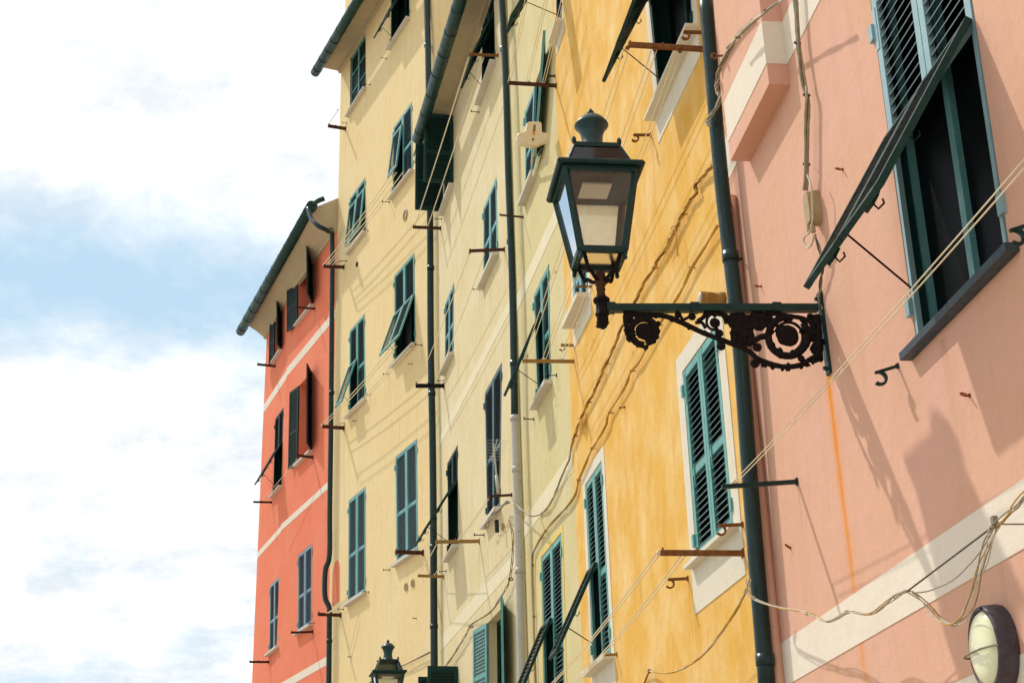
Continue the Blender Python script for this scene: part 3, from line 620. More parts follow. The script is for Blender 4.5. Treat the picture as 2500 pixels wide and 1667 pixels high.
# ================================================================== STREET LAMPS
E1 = FP.n; D1 = FP.d     # E1: away from the wall; D1: along the street
LB = FP.at(2010, 770)    # wall end of the bracket
def lp(t, x, y):         # survey point in the upright plane of the bracket
    return hit(*q(t, x, y), LB, D1)
def make_lamp(label):
    R_ = root('street_lamp', LB, label, 'street lamp')
    ax = lp('d1', 478, 1500); ax = LB + E1*((ax-LB).dot(E1))
    Z = lambda y: (lp('d1', 450, y)).z
    zb = Z(1270); 
    X, Y = E1, D1
    def c_(z): return V((ax.x, ax.y, z))
    # vertical stations: near faces appear higher than far ones, the axis lies half way
    kx = .30612*hit(*q('d1',450,900), LB, D1).y/FPX   # metres per survey pixel (approx.)
    ht, hb = .200, .124                    # half widths of the glazed body, top and bottom
    pl = .236                              # half width of the crown plate
    zt_ = hit(1470, 240+.30612*690, LB, D1).z; zb_ = hit(1455, 240+.30612*1283, LB, D1).z
    def ring(z, h): return [c_(z)+X*h+Y*(-h), c_(z)-X*h+Y*(-h), c_(z)-X*h+Y*h, c_(z)+X*h+Y*h]
    fr = MB(); T = ring(zt_, ht); B = ring(zb_, hb)
    for k in range(4): fr.tube([B[k], T[k]], .022, 4)
    for (z, h, r) in ((zb_, hb, .024), (zt_-.01, ht, .024)):
        rr = ring(z, h)
        for k in range(4): fr.tube([rr[k], rr[(k+1) % 4]], r, 4)
    for k in range(4):
        fr.tube([B[k]+V((0,0,.0)), B[k]-V((0,0,.035))], .012, 6); fr.blob(B[k]-V((0,0,.045)), .014)
    body = fr.build('lantern_frame', MT['irong'], R_)
    for k in range(4):
        g_ = MB(); a, b = (T[k], T[(k+1) % 4]); c, d_ = (B[(k+1) % 4], B[k])
        nrm = ((a+b)/2-c_((a.z))).normalized()*.004
        g_.quad(a+nrm, b+nrm, c+nrm, d_+nrm); g_.build('glass_pane', MT['frost' if k == 2 else 'glass'], body)
    g_ = MB(); rr = ring(zb_+.004, hb-.01); g_.quad(*rr); g_.build('glass_pane', MT['frost'], body)
    # crown plate with turned-down lip and dark ceiling
    cp = MB(); F = lambda x, y, z: c_(zt_)+X*x+Y*y+UP*z
    cp.box(F, -pl, pl, -pl, pl, .012, .034)
    for s in (-1, 1):
        cp.tube([F(s*pl, -pl, .018), F(s*pl, pl, .018)], .016, 8); cp.tube([F(-pl, s*pl, .018), F(pl, s*pl, .018)], .016, 8)
        for s2 in (-1, 1): cp.blob(F(s*(pl-.03), s2*pl*.6, .0), .014)
    crown = cp.build('crown_plate', MT['irong'], R_)
    ce = MB(); ce.box(F, -ht+.01, ht-.01, -ht+.01, ht-.01, -.028, .011); ce.build('ceiling', MT['black'], crown)
    le = MB(); le.box(F, -.085, .085, -.075, .095, -.042, -.029); le.build('lens', MT['lens'], crown)
    # glazed roof
    rz = zt_+.034; rh = hit(1455, 240+.30612*378, LB, D1).z-.14*.56; r0_, r1_ = .188, .132
    rf = MB(); A_ = ring(rz, r0_); B_ = ring(rh, r1_)
    for k in range(4): rf.tube([A_[k], B_[k]], .011, 4); rf.tube([A_[k], A_[(k+1) % 4]], .012, 4); rf.tube([B_[k], B_[(k+1) % 4]], .013, 4); rf.blob(B_[k]+UP*.03, .014, sz=1.9)
    F2 = lambda x, y, z: c_(rh)+X*x+Y*y+UP*z
    rf.box(F2, -r1_-.006, r1_+.006, -r1_-.006, r1_+.006, .005, .02)
    roof = rf.build('roof_frame', MT['irong'], R_)
    for k in range(4):
        g_ = MB(); g_.quad(A_[k], A_[(k+1) % 4], B_[(k+1) % 4], B_[k]); g_.build('roof_glass', MT['glassr'], roof)
    # chimney cowl and finial
    zz = [hit(1455, 240+.30612*y, LB, D1).z-rh for y in (370, 335, 300, 262, 240, 205, 175, 160)]
    co = MB(); co.lathe(c_(rh+.015), [(.112, 0), (.092, .010), (.074, zz[4]*.16), (.063, zz[4]*.34), (.061, zz[4]*.5), (.066, zz[4]*.68), (.082, zz[4]-.020), (.097, zz[4]-.008), (.101, zz[4]), (.099, zz[4]+.007), (.090, zz[4]+.020), (.078, zz[4]+.036), (.058, zz[4]+.054), (.02, zz[4]+.066)], 32)
    chm = co.build('cowl', MT['cowl'], R_, True)
    zf = rh+.015+zz[4]+.060; zt2 = hit(1455, 240+.30612*82, LB, D1).z; hf = zt2-zf
    fi = MB(); fi.lathe(c_(zf-.005), [(.017, 0), (.010, hf*.12), (.012, hf*.2), (.021, hf*.42), (.022, hf*.55), (.013, hf*.8), (.002, hf*1.05)], 14); fi.build('finial', MT['irong'], R_, True)
    # four curved arms and stem
    sz_ = lp('d1', 478, 1455).z; sc = V((ax.x, ax.y, sz_))
    ar = MB()
    for k in range(4):
        o = (B[k]-c_(B[k].z)); 
        ar.tube(spline([c_(zb_)+o*.86, c_(zb_-.03)+o*.78, c_(zb_-.10)+o*.62, c_(sz_+.035)+o*.5, c_(sz_+.005)+o*.28, sc+o*.05], 5), [.0115]*26, 7)
    ar.build('arm', MT['iron'], R_, True)
    zc = lp('d2', 180, 255).z; ze = lp('d2', 190, 530).z; zbm = lp('d2', 190, 400).z
    st = MB(); st.lathe(V((ax.x, ax.y, zc)), [(.034, 0), (.026, .02), (.022, .04), (.027, .06), (.022, .075), (.030, sz_-zc-.03), (.026, sz_-zc-.01), (.033, sz_-zc+.01), (.03, sz_-zc+.04), (.016, sz_-zc+.06), (.004, sz_-zc+.065)], 16)
    st.build('stem', MT['rustd'], R_, True)
    so = MB(); so.lathe(V((ax.x, ax.y, 0)), [(.004, ze), (.02, ze+.012), (.036, ze+.04), (.028, zbm-.012), (.040, zbm), (.034, zbm+.03), (.032, zc-.03), (.046, zc-.02), (.048, zc-.005), (.034, zc+.008)], 12)
    for k in range(14): so.blob(V((ax.x, ax.y, ze+.045+random.uniform(-.02,.02)))+X*random.uniform(-.026,.026)+Y*random.uniform(-.026,.026), .014, jit=.3)
    so.build('socket', MT['iron'], R_)
    # bracket: bar, wall plate, scrollwork
    def L2(x, y): return lp('d2', x, y)
    ba = MB(); z_b = L2(1200, 342).z
    e0 = (L2(235, 342)-LB).dot(E1); e1 = (L2(2115, 345)-LB).dot(E1)
    FBk = lambda x, y, z: LB+E1*x+D1*y+UP*(z-LB.z)
    zbar = lambda x: L2(x, 342).z
    ba.hexa([FBk((L2(x,342)-LB).dot(E1), s, zbar(x)+dz) for dz in (-.020, .022) for (x, s) in ((235,-.022),(2115,-.022),(2115,.022),(235,.022))])
    for x in (260, 1010, 1745): ba.box(lambda a, b, c: L2(x, 342)+E1*a+D1*b+UP*c, -.025, .025, -.027, .027, -.024, .029)
    ba.build('bracket_bar', MT['irong'], R_)
    wp = MB(); za = L2(2130, 200).z; zz0 = L2(2190, 930).z
    wp.box(lambda a, b, c: V((LB.x, LB.y, 0))+E1*a+D1*b+UP*c, .0, .016, -.03, .03, zz0, za)
    for z in (za-.04, zz0+.035): wp.tube([V((LB.x, LB.y, z))+E1*.012, V((LB.x, LB.y, z))+E1*.038], .013, 6)
    wp.build('wall_plate', MT['irong'], R_)
    sw = MB(); fd = D1
    def strap(pts, r, flat=.75, k=6, orn=0):
        P = spline([L2(*p) for p in pts], k); rs = r if not isinstance(r, list) else [r[0]+(r[1]-r[0])*i/(len(P)-1) for i in range(len(P))]
        rr_ = rs if isinstance(rs, list) else [rs]*len(P)
        rr_ = [x*random.uniform(.93, 1.07) for x in rr_]
        sw.tube(P, rr_, 8, flat=flat, fdir=fd)
        if orn:
            for i in range(0, len(P), orn):
                sw.blob(P[i]+UP*random.uniform(-.9,.9)*rr_[i]+E1*random.uniform(-.9,.9)*rr_[i], rr_[i]*.75, D1, E1, UP, jit=.25)
    def spiral(cx, cy, r0, r1, a0, turns, r, orn=0):
        n = int(14*turns); pts = []
        for i in range(n+1):
            t = i/n; a = math.radians(a0)+t*turns*2*math.pi; rad = r0+(r1-r0)*t
            pts.append((cx+rad*math.cos(a), cy+rad*math.sin(a)))
        strap(pts, r, k=2, orn=orn)
    def disc(cx, cy, r, th=.014, jit=.06):
        c = L2(cx, cy); rad = (L2(cx+r, cy)-c).length; sw.blob(c, rad, E1, UP, D1, sz=th/rad, jit=jit, n=22)
    strap([(395,395),(540,398),(740,410),(900,470),(1090,560),(1300,640),(1480,715),(1580,790),(1700,840),(1830,865),(1960,848),(2060,790),(2130,760)], .0155, orn=5)
    for i in range(26):
        t = i/25; x = 1560+t*540; y = 810+60*math.sin(t*math.pi)*1.05
        sw.blob(L2(x, y+random.uniform(-18, 22)), .011, D1, E1, UP, jit=.35)
    disc(1845, 585, 102); spiral(1845, 590, 112, 150, 200, .62, .009); spiral(1850, 590, 182, 172, -40, .90, .0215, orn=2)
    strap([(1660,590),(1600,600),(1530,640),(1480,655)], .018, orn=3); disc(1575, 690, 42); disc(1553, 835, 42)
    disc(1440, 480, 105, jit=.16); disc(1590, 450, 90, jit=.2); disc(1405, 570, 70, jit=.2); disc(1370, 455, 70, jit=.15); disc(1660, 450, 60, jit=.2); disc(1480, 600, 75, jit=.25); disc(1390, 640, 60, jit=.2)
    disc(1195, 472, 48); spiral(1195, 470, 58, 98, 60, .85, .0085); strap([(1110,400),(1130,385),(1280,400),(1310,440)], .014, orn=3)
    disc(1235, 565, 38); disc(1250, 680, 40); strap([(1250,690),(1240,640)], .016)
    strap([(1040,455),(1090,425),(1120,400)], .012); strap([(1020,470),(1080,470),(1110,520)], .010)
    disc(990, 415, 36); disc(865, 400, 30); strap([(880,395),(910,440),(960,420)], .009)
    disc(565, 548, 82); spiral(560, 548, 122, 106, 90, .97, .0200, orn=2); disc(430, 545, 48, jit=.2); disc(440, 610, 38, jit=.2); disc(680, 545, 27); strap([(400,395),(395,430),(410,520),(450,600)], .017, orn=3); disc(425, 440, 40, jit=.15)
    strap([(520,400),(505,450),(560,430)], .012)
    strap([(1640,400),(1700,385),(1850,410),(1980,430),(2070,480),(2110,560)], .014, orn=3)
    strap([(2060,400),(2085,430),(2050,460)], .010); disc(2050, 415, 30); disc(2090, 500, 48, jit=.2); disc(2080, 590, 55, jit=.25); disc(2110, 700, 60, jit=.2); disc(2120, 780, 45, jit=.2); disc(1985, 545, 34, jit=.3); disc(1990, 700, 26); disc(1785, 765, 30); disc(1970, 790, 32); disc(2140, 640, 40, jit=.2)
    strap([(2110,400),(2125,560),(2130,700),(2140,800)], .020, orn=3)
    sw.build('scrollwork', MT['iron'], R_)
    return R_
lamp = make_lamp('large green lantern on a scrolled iron bracket fixed to the pink house')
def copy_tree(o, parent=None):
    c = o.copy(); C.objects.link(c)
    if parent: c.parent = parent
    for ch in list(o.children): copy_tree(ch, c)
    return c
lamp2 = copy_tree(lamp); lamp2['label'] = 'small distant green lantern at the bottom edge in front of the yellow house'
for o in (lamp, lamp2): o['group'] = 'street lamps on wall brackets'
# where the far lamp stands: finial tip at its survey pixel, at the depth that its size gives
fin = hit(1455, 265, LB, D1); k2 = 228/85.5
r1 = ray(1455, 265); r2 = ray(*q('a4', 1443, 1172)); fwd = RW @ fw_c
dep1 = (fin-O).dot(fwd)
az = math.atan2(FB.d.y, FB.d.x)-math.atan2(FP.d.y, FP.d.x)
Rz = Matrix.Rotation(az, 3, 'Z'); lamp2.rotation_euler = (0, 0, az)
for _ in range(40):
    tgt = O + r2*(dep1*k2/r2.dot(fwd)); lamp2.location = tgt - Rz @ (fin-LB)
    k2 += (lamp2.location-FB.P).dot(FB.n)*.06
print('lamp2 gap to wall', k2, (lamp2.location-FB.P).dot(FB.n))
# ================================================================== CLOTHES-LINE BRACKETS, HOOKS
TIP = {}
def bracket(key, f, basep, tipp, mat, label, r=.013, curl=False, plate=True, group='iron clothesline brackets fixed to the house walls', nm_='clothesline_bracket', cat='bracket'):
    b = f.at(*basep); t = hit(tipp[0], tipp[1], b, f.d)
    m = MB(); ax = (t-b); L = ax.length; ax.normalize(); sd = f.d; upv = ax.cross(sd).normalized(); upv = upv if upv.z > 0 else -upv
    F = lambda x, y, z: b+ax*x+sd*y+upv*z
    m.box(F, -.01, L, -r, r, -r, r)
    rt = root(nm_, b, label, cat, group)
    m.build('bar', MT[mat], rt)
    if plate:
        p = MB(); p.box(F, -.004, .010, -r*1.3, r*1.3, -r*1.8, r*1.8); p.build('wall_plate', MT[mat], rt)
        if not curl:
            for xx in (L*.97, L*.55): e = MB(); e.tube([F(xx, 0, -r), F(xx, 0, r*2.2)], r*.4, 6); e.build('peg', MT[mat], rt)
    if curl:
        m = MB(); c = F(L+.01, 0, -.045*curl if abs(curl) else 0); R0 = .032
        pts = [F(L-.03, 0, .0)]+[F(L-.005+R0*.55*math.sin(a)-.0, 0, -R0+R0*math.cos(a)) for a in [math.radians(x) for x in range(0, 250, 20)]]
        pts = [F(L-.02, 0, 0)]+[F(L-.02+ R0*.5 - 0*R0 - R0*.5*math.cos(a)*1.0 - R0*.0, .0, -R0*math.sin(a)*.0) for a in ()]+[F(L-.01-R0*math.sin(a), 0, -R0+R0*math.cos(a)) for a in [math.radians(x) for x in range(0, 260, 20)]]
        m.tube(pts, .008, 6, flat=2.2, fdir=f.d); m.build('curl', MT[mat], rt)
    TIP[key] = (b, ax, L, F, r)
    return rt
bracket('K1', FO, (1722,121), q('b1',1298,402), 'rust', 'thick rusty bar crossing the top window of the orange house', .017)
bracket('k1b', FO, (1716,80), q('b1',1795,290), 'rust', 'short rusty curled bar right above the thick rusty bar on the orange house', .011, curl=1)
bracket('K2', FC, q('b1',655,770), q('b1',222,745), 'rustd', 'dark rusty bar above the white panel antenna', .018)
bracket('k2b', FC, q('b1',645,683), q('b1',570,683), 'rustd', 'short rusty stub just above the bar over the panel antenna', .009)
bracket('K3', FC, q('b3',822,192), q('b3',350,188), 'ochre', 'ochre bar holding three pairs of lines at the house corner left of the lantern stem', .016)
bracket('K4', FO, (1815,1350), q('b4',1588,400), 'rust', 'long brown bar holding two pairs of lines below the closed shutters of the orange house', .017)
bracket('K5', FB, q('b1',135,500), q('a1',2148,488), 'rust', 'rusty bar beside the topmost window of the cream house', .016)
bracket('K6', FB, q('a2',1897,505), q('a2',1645,494), 'rustd', 'dark bar crossing the green downpipe below the black open shutters', .022)
bracket('K7', FB, q('b2',190,695), q('a2',2150,708), 'rustd', 'dark bar over the second window of the cream house', .018)
bracket('K8', FA, q('a2',1028,853), q('a2',845,845), 'rustd', 'dark bar at the yellow house corner, uppermost of three over the red house downpipe', .03)
bracket('K9', FA, q('a1',1042,1155), q('a1',885,1130), 'rustd', 'dark bar jutting into the sky below the eaves window of the yellow house', .03)
bracket('K10', FL, q('a3',412,235), q('a3',250,217), 'rustd', 'dark bar under the topmost left window of the red house', .025)
bracket('K11', FR, q('a3',750,1050), q('a3',600,1033), 'rustd', 'dark bar at the sill of the open middle window of the red house', .025)
bracket('K11b', FR, q('a2',767,1225), q('a2',592,1212), 'rustd', 'dark bar at the sill of the open top window of the red house', .02)
bracket('K12', FA, q('a3',1028,788), q('a3',835,773), 'rustd', 'dark bar at the yellow house corner, middle of three over the red house downpipe', .032)
bracket('K13', FB, q('a3',1925,410), q('a3',1670,410), 'iron', 'black bar crossing the green downpipe halfway up the cream house', .03)
bracket('K14', FL, q('a3',382,1453), q('a3',215,1450), 'iron', 'thin black bar below the half open left window of the red house', .02)
bracket('K15', FA, q('a4',1737,400), q('a4',1490,394), 'rustd', 'dark bar across the foot of the blue-green shutters of the yellow house', .03)
bracket('K16', FB, q('a4',2242,296), q('a4',1850,302), 'ochre', 'knobbly ochre bar below the propped black flap of the cream house', .022)
bracket('K17', FB, q('a4',1925,613), q('a4',1690,605), 'ochre', 'thin ochre bar crossing the green downpipe near two round vents', .02)
bracket('K18', FA, q('a4',1000,958), q('a4',795,950), 'rustd', 'rusty bar at the yellow house corner, lowest of three over the red house downpipe', .03)
bracket('K19', FR, q('a4',747,1107), q('a4',553,1114), 'rustd', 'rusty bar under the closed right shutters of the red house', .022)
bracket('K20', FL, q('a4',355,1377), q('a4',180,1376), 'iron', 'black bar under the lowest left shutters of the red house jutting into the sky', .022)
bracket('K21', FC, q('b2',360,405), q('b2',145,385), 'rustd', 'twisted rusty bar crossing the downpipe left of the lantern', .010)
bracket('K22', FB, q('b3',257,1387), q('b3',50,1400), 'rustd', 'rusty bar carrying the small aerial of the cream house', .014)
bracket('K23', FP, q('c3',545,1227), (1762,1188), 'irong', 'dark green bar on the pink house holding a pair of lines over the downpipe', .012)
bracket('h1', FO, q('b1',1503,1212), q('b1',1345,1212), 'rust', 'short rusty curled hook left of the sill of the top orange window', .010, curl=1)
bracket('h2', FO, q('b4',1836,630), q('b4',1655,640), 'rust', 'rusty curled hook below the sill of the white framed closed shutters', .010, curl=1)
bracket('h3', FO, (1814,1280), q('b4',2110,156), 'rust', 'rusty curled hook beside the dark downpipe at the foot of the closed shutters', .010, curl=1)
bracket('h4', FC, q('b3',820,48), q('b3',695,45), 'ochre', 'ochre curled hook just above the ochre bar at the house corner', .012, curl=1)
bracket('h5', FP, (2193,893), q('c3',1165,360), 'irong', 'green curled hook under the far end of the slate sill', .007, curl=1)
bracket('h6', FP, (2515,548), q('c2',2240,470), 'irong', 'green curled hook beside the near end of the slate sill', .007, curl=1)
bracket('h7', FO, q('b4',1200,1308), q('b4',1090,1316), 'ochre', 'short ochre stub at the foot of the propped shutter in the orange house', .010)
bracket('h8', FO, q('b2',975,1028), q('b2',845,1026), 'rust', 'short rusty stub behind the lantern stem', .010)
# shutter holders: small pins with a turned end
HK = [(FA,'a1',1408,528,1365,520,'small iron catch left of the topmost right sill of the yellow house'),
 (FA,'a1',1265,762,1225,758,'small iron catch right of the eaves window sill'),
 (FA,'a1',1052,1105,1010,1100,'small iron catch below the left end of the eaves window sill'),
 (FA,'a2',1435,268,1372,268,'bent iron catch left of the sill of the propped blue-green shutters'),
 (FA,'a2',1052,798,992,800,'bent iron catch above the uppermost corner bar of the yellow house'),
 (FA,'a2',1246,524,1215,520,'small iron catch right of the sill of the second left window of the yellow house'),
 (FA,'a3',1430,300,1380,305,'bent iron catch left of the sill under the propped green flaps'),
 (FA,'a3',1725,45,1665,40,'iron catch right of the sill under the propped green flaps'),
 (FA,'a3',1265,488,1230,492,'small iron catch right of the third left window of the yellow house'),
 (FA,'a3',1032,745,985,752,'bent iron catch above the middle corner bar of the yellow house'),
 (FA,'a3',1132,724,1105,722,'tiny nail catch below the third left sill of the yellow house'),
 (FA,'a3',1635,215,1605,214,'tiny nail catch below the sill of the propped green flaps'),
 (FA,'a4',1440,552,1382,553,'small catch left of the sill of the blue-green right shutters'),
 (FA,'a4',1250,750,1210,746,'small catch right of the lowest left sill of the yellow house'),
 (FA,'a4',1025,905,975,903,'small ochre catch left of the lowest left sill of the yellow house'),
 (FA,'a4',1675,985,1645,985,'tiny nail between the two vents and the far lantern'),
 (FA,'a4',1090,1332,1062,1330,'tiny nail low on the left of the yellow house'),
 (FB,'a1',2240,1008,2168,1000,'dark catch left of the topmost sill of the cream house'),
 (FB,'a2',2245,1052,2185,1052,'dark catch left of the second sill of the cream house'),
 (FB,'a2',1905,422,1845,422,'dark catch at the green downpipe above the dark bar'),
 (FB,'a3',1925,362,1870,366,'dark catch left of the narrow blue shutters of the cream house'),
 (FB,'a4',2285,240,2195,240,'dark catch left of the sill below the small aerial'),
 (FB,'a4',1945,562,1885,568,'dark catch left of the sill below the propped black flap'),
 (FC,'b3',658,315,570,318,'black double catch beside the propped flap of the sage house'),
 (FC,'b3',455,710,365,705,'black double catch below the sill of the sage house'),
 (FO,'b3',1270,600,1222,608,'single rusty nail in the middle of the orange wall'),
 (FR,'a4',762,1026,715,1030,'small catch at the foot of the closed right shutters of the red house'),
 (FL,'a3',482,1280,450,1275,'small catch at the sill of the half open left window of the red house')]
for (f, t, x, y, x2, y2, lab) in HK:
    b = f.at(*q(t, x, y)); e = hit(*q(t, x2, y2), b, f.d); m = MB(); ax = (e-b).normalized(); L = (e-b).length; r = max(.006, L*.055)
    m.tube([b-ax*.01, e], r, 6); m.box(lambda X, Y, Z: b+ax*X+f.d*Y+UP*Z, -.002, .008, -.012, .012, -L*.16, L*.16)
    m.box(lambda X, Y, Z: e+ax*X+f.d*Y+UP*Z, -.006, .006, -r*1.4, r*1.4, -L*.10, L*.17)
    tag(m.build('shutter_catch', MT['iron' if f is not FO else 'hook'], base=b), lab, 'catch', 'small iron catches in the walls')
for (t, x, y, x2, y2, lab) in (('c1',908,1352,870,1348,'rusty screw eye between the cables and the propped shutter on the pink wall'),
        ('c2',258,912,222,910,'rusty screw eye left of the lamp bracket plate on the pink wall'),
        ('c3',1920,540,1872,532,'dark red screw eye in the shadow below the slate sill'),
        ('c4',492,490,465,475,'rusty screw eye low on the pink wall beside the downpipe')):
    b = FP.at(*q(t, x, y)); e = hit(*q(t, x2, y2), b, FP.d); ax = (e-b).normalized(); m = MB()
    m.tube([b-ax*.01, e-ax*.012], .0045, 6)
    m.tube([e+ax*(.015*math.cos(a))+(FP.d*.7+UP*.7).normalized()*(.015*math.sin(a)) for a in [k*math.pi/6 for k in range(12)]], .004, 6, closed=True)
    m.blob(b, .010)
    tag(m.build('screw_eye', MT['hook'], base=b), lab, 'screw eye', 'screw eyes in the pink wall')
# ================================================================== CLOTHES LINES
def sag(a, b, s=.02, k=14): return [a.lerp(b, i/k)-UP*(4*s*(i/k)*(1-i/k)) for i in range(k+1)]
def line(a, b, label, r=.0045, gap=.05, s=.03, f=FO, knot=False, two=True):
    rt = root('clothesline', a, label, 'clothesline', 'clotheslines strung between wall brackets')
    sd = f.n
    m = MB(); m.tube(sag(a, b, s), r, 6); m.build('rope', MT['rope'], rt, True)
    if two: m = MB(); m.tube(sag(a+sd*gap-UP*.01, b+sd*gap-UP*.01, s*1.2), r, 6); m.build('rope', MT['rope'], rt, True)
    for p in (a, b):
        k = MB(); k.lathe(p+sd*gap*.4, [(.012, -.008), (.016, -.006), (.010, 0), (.016, .006), (.012, .008)], 10, UP, sd, f.d); k.build('pulley', MT['cream_plastic'] if p is a else MT['rust'], rt, True)
    if knot:
        k = MB(); c = a.lerp(b, knot)
        for i in range(5): k.blob(c+V((random.uniform(-.012,.012), random.uniform(-.012,.012), random.uniform(-.015,.015))), .010, jit=.3)
        k.build('knot', MT['rope'], rt)
def kp(key, x, y, t, z=.02):   # point along a bracket under a survey pixel
    b, ax, L, F, r = TIP[key]; f_d = F(0,1,0)-F(0,0,0); p = hit(*q(t, x, y), b, f_d); return F(max(.0, min(L, (p-b).dot(ax))), 0, z)
for i, (xa, xb, lab) in enumerate(((395,1310,'outer'),(562,1555,'middle'),(716,1780,'inner'))):
    line(kp('K3', xa, 188, 'b3'), kp('K1', xb, 430, 'b1', -.03), '%s pair of clothes lines running up behind the lantern to the thick rusty bar' % lab, .0040, .045, .03, FC, knot=(.36, 0, .16)[i])
line(kp('K4', 1590, 400, 'b4', .0), FO.at(1345, 1675, .55), 'outer clothes line pair descending from the long brown bar', .0045, .035, .03, FO)
line(kp('K4', 1830, 400, 'b4', .0), FO.at(1405, 1670, .42), 'inner clothes line pair descending from the long brown bar with a black clip', .0045, .04, .03, FO)
K = MB(); c = lp('d2', 0, 0)
line(kp('K23', 60, 1240, 'c3', .02), FP.at(2535, 372, .42), 'white clothes line pair crossing the pink wall below the slate sill', .0030, .036, .02, FP)
for i, (xa, pa) in enumerate(((243,(1290,-10)),(402,(1338,-10)),(548,(1378,-10)))):
    b, ax, L, F, r = TIP['K2']; A_ = kp('K2', xa, 750, 'b1')
    line(A_, FO.at(pa[0], pa[1], (A_-b).length*.95), '%s line pair rising from the bar above the panel antenna' % ('left', 'middle', 'right')[i], .0045, .03, .02, FC)
line(kp('K6',1662,495,'a2'), kp('K5',2142,490,'a1',-.03), 'outer line from the dark bar on the green downpipe up past the black shutters', .009, .0, .03, FB, two=False)
line(kp('K6',1778,495,'a2'), kp('K5',2280,490,'a1',-.03), 'inner line from the dark bar on the green downpipe up past the black shutters', .009, .0, .03, FB, two=False)
line(kp('K13',1682,410,'a3'), kp('K7',2152,708,'a2',-.03), 'outer line between the black bar and the dark bar of the cream house', .006, .0, .05, FB, two=False)
line(kp('K13',1838,410,'a3'), kp('K7',2290,700,'a2',-.03), 'inner line between the black bar and the dark bar of the cream house', .006, .0, .05, FB, two=False)
line(kp('K8',868,845,'a2'), FA.at(*q('a2',1500,5), .5), 'outer line pair from the uppermost corner bar of the yellow house', .009, .08, .05, FA)
line(kp('K8',918,845,'a2'), FA.at(*q('a2',1590,5), .3), 'inner line pair from the uppermost corner bar of the yellow house', .009, .08, .05, FA)
line(kp('K12',850,775,'a3'), FA.at(*q('a3',1500,55), .5), 'outer line pair from the middle corner bar of the yellow house', .008, .08, .05, FA)
line(kp('K12',965,780,'a3'), FA.at(*q('a3',1640,60), .25), 'inner line from the middle corner bar of the yellow house', .008, .08, .05, FA)
line(kp('K17',1696,606,'a4'), kp('K16',1862,300,'a4',-.02), 'outer line between the two ochre bars of the cream house', .006, .0, .02, FB, two=False)
line(kp('K17',1838,606,'a4'), kp('K16',2000,300,'a4',-.02), 'inner line between the two ochre bars of the cream house', .006, .0, .02, FB, two=False)
line(kp('K16',2060,296,'a4'), kp('K22',55,1400,'b3',-.02), 'line pair from the knobbly ochre bar up to the small aerial', .005, .03, .02, FB)
line(kp('K18',880,950,'a4'), FA.at(*q('a4',1075,800), .12), 'short line pair from the lowest corner bar of the yellow house', .008, .05, .02, FA)
line(TIP['K9'][3](TIP['K9'][2]*.95,0,.05), FA.at(*q('a1',975,985), .3), 'short line rising from the bar below the eaves window', .008, 0, .0, FA, two=False)
line(FR.at(*q('a3',605,1070), .3), FL.at(*q('a3',285,1440), .5), 'thin line along the red house below its middle windows', .006, 0, .02, FR, two=False)
# ================================================================== CABLES
def cable(f, pts, offs, mat, label, strands=3, r=.006, spread=.008, twist=9, clips=(), name='cable', cliprad=.016, clipmat='hook', wob=.003, cat='cable'):
    if not isinstance(offs, (list, tuple)): offs = [offs]*len(pts)
    P = spline([f.at(*q(*p), o) for p, o in zip(pts, offs)], 7)
    rt = root(name, P[0], label, cat)
    for s in range(strands):
        m = MB(); Q_ = []
        ph = 2*math.pi*s/strands; am = spread*random.uniform(.7, 1.3) if strands > 1 else 0
        for i, p in enumerate(P):
            a = ph+i*twist*.05+math.sin(i*.21+s)*.8
            Q_.append(p+f.n*(am*math.cos(a))+f.d*(am*math.sin(a)*.9)+UP*(am*math.sin(a)*.5)+V([random.uniform(-wob, wob)*.4 for _ in range(3)]))
        m.tube(Q_, r, 6); m.build('strand', MT[mat] if isinstance(mat, str) else MT[mat[s % len(mat)]], rt, True)
    for c in clips:
        p = f.at(*q(*c), offs[0]); w_ = f.at(*q(*c), 0); m = MB()
        rr = cliprad; ax = f.n; m.tube([p+f.n*(rr*math.cos(a))+f.d*(rr*.4*math.sin(a))+UP*(rr*.7*math.sin(a)) for a in [k*math.pi/6 for k in range(12)]], rr*.24, 6, closed=True)
        if offs[0] < .06 and clipmat == 'hook': m.tube([p-f.n*rr, p-f.n*(offs[0]+.005)], rr*.28, 6)
        m.build('clip', MT[clipmat], rt)
    return rt
cable(FO, [('b2',2060,-60),('b2',2010,0),('b2',1905,110),('b2',1908,190),('b2',1840,275),('b2',1790,375),('b2',1730,500),('b2',1660,640),('b2',1560,800),('b2',1530,860),('b2',1440,1000),('b2',1350,1180),('b2',1250,1370),('b2',1190,1520),('b3',1110,195),('b3',1040,350),('b3',990,470),('b3',940,560),('b3',870,710),('b3',840,800),('b3',815,870),('b3',790,945)], .035, ('cabo','cabo','rust','cabo'), 'knotted bundle of ochre painted cables slanting across the orange wall, upper one', 4, .0068, .011, 12,
      clips=[('b2',1790,375),('b2',1530,858),('b3',1105,208),('b3',945,556),('b3',825,858)])
m = MB(); kb = FO.at(*q('b2',1725,500), .045)
for i in range(9): m.tube(spline([FO.at(*q('b2',1740-i*9,470+i*26), .04), FO.at(*q('b2',1700-i*8+random.uniform(-20,20),500+i*26), .05), FO.at(*q('b2',1715-i*9,530+i*26), .04)], 4), .005, 5)
m.tube(spline([FO.at(*q('b2',1722,510), .05), FO.at(*q('b2',1732,640), .06), FO.at(*q('b2',1745,755), .05)], 5), [.006]*10+[.009], 6)
tag(m.build('cable_tie', MT['cabo'], base=kb), 'frayed wrapping with a hanging tail on the upper ochre cable bundle', 'cable tie')
m = MB()
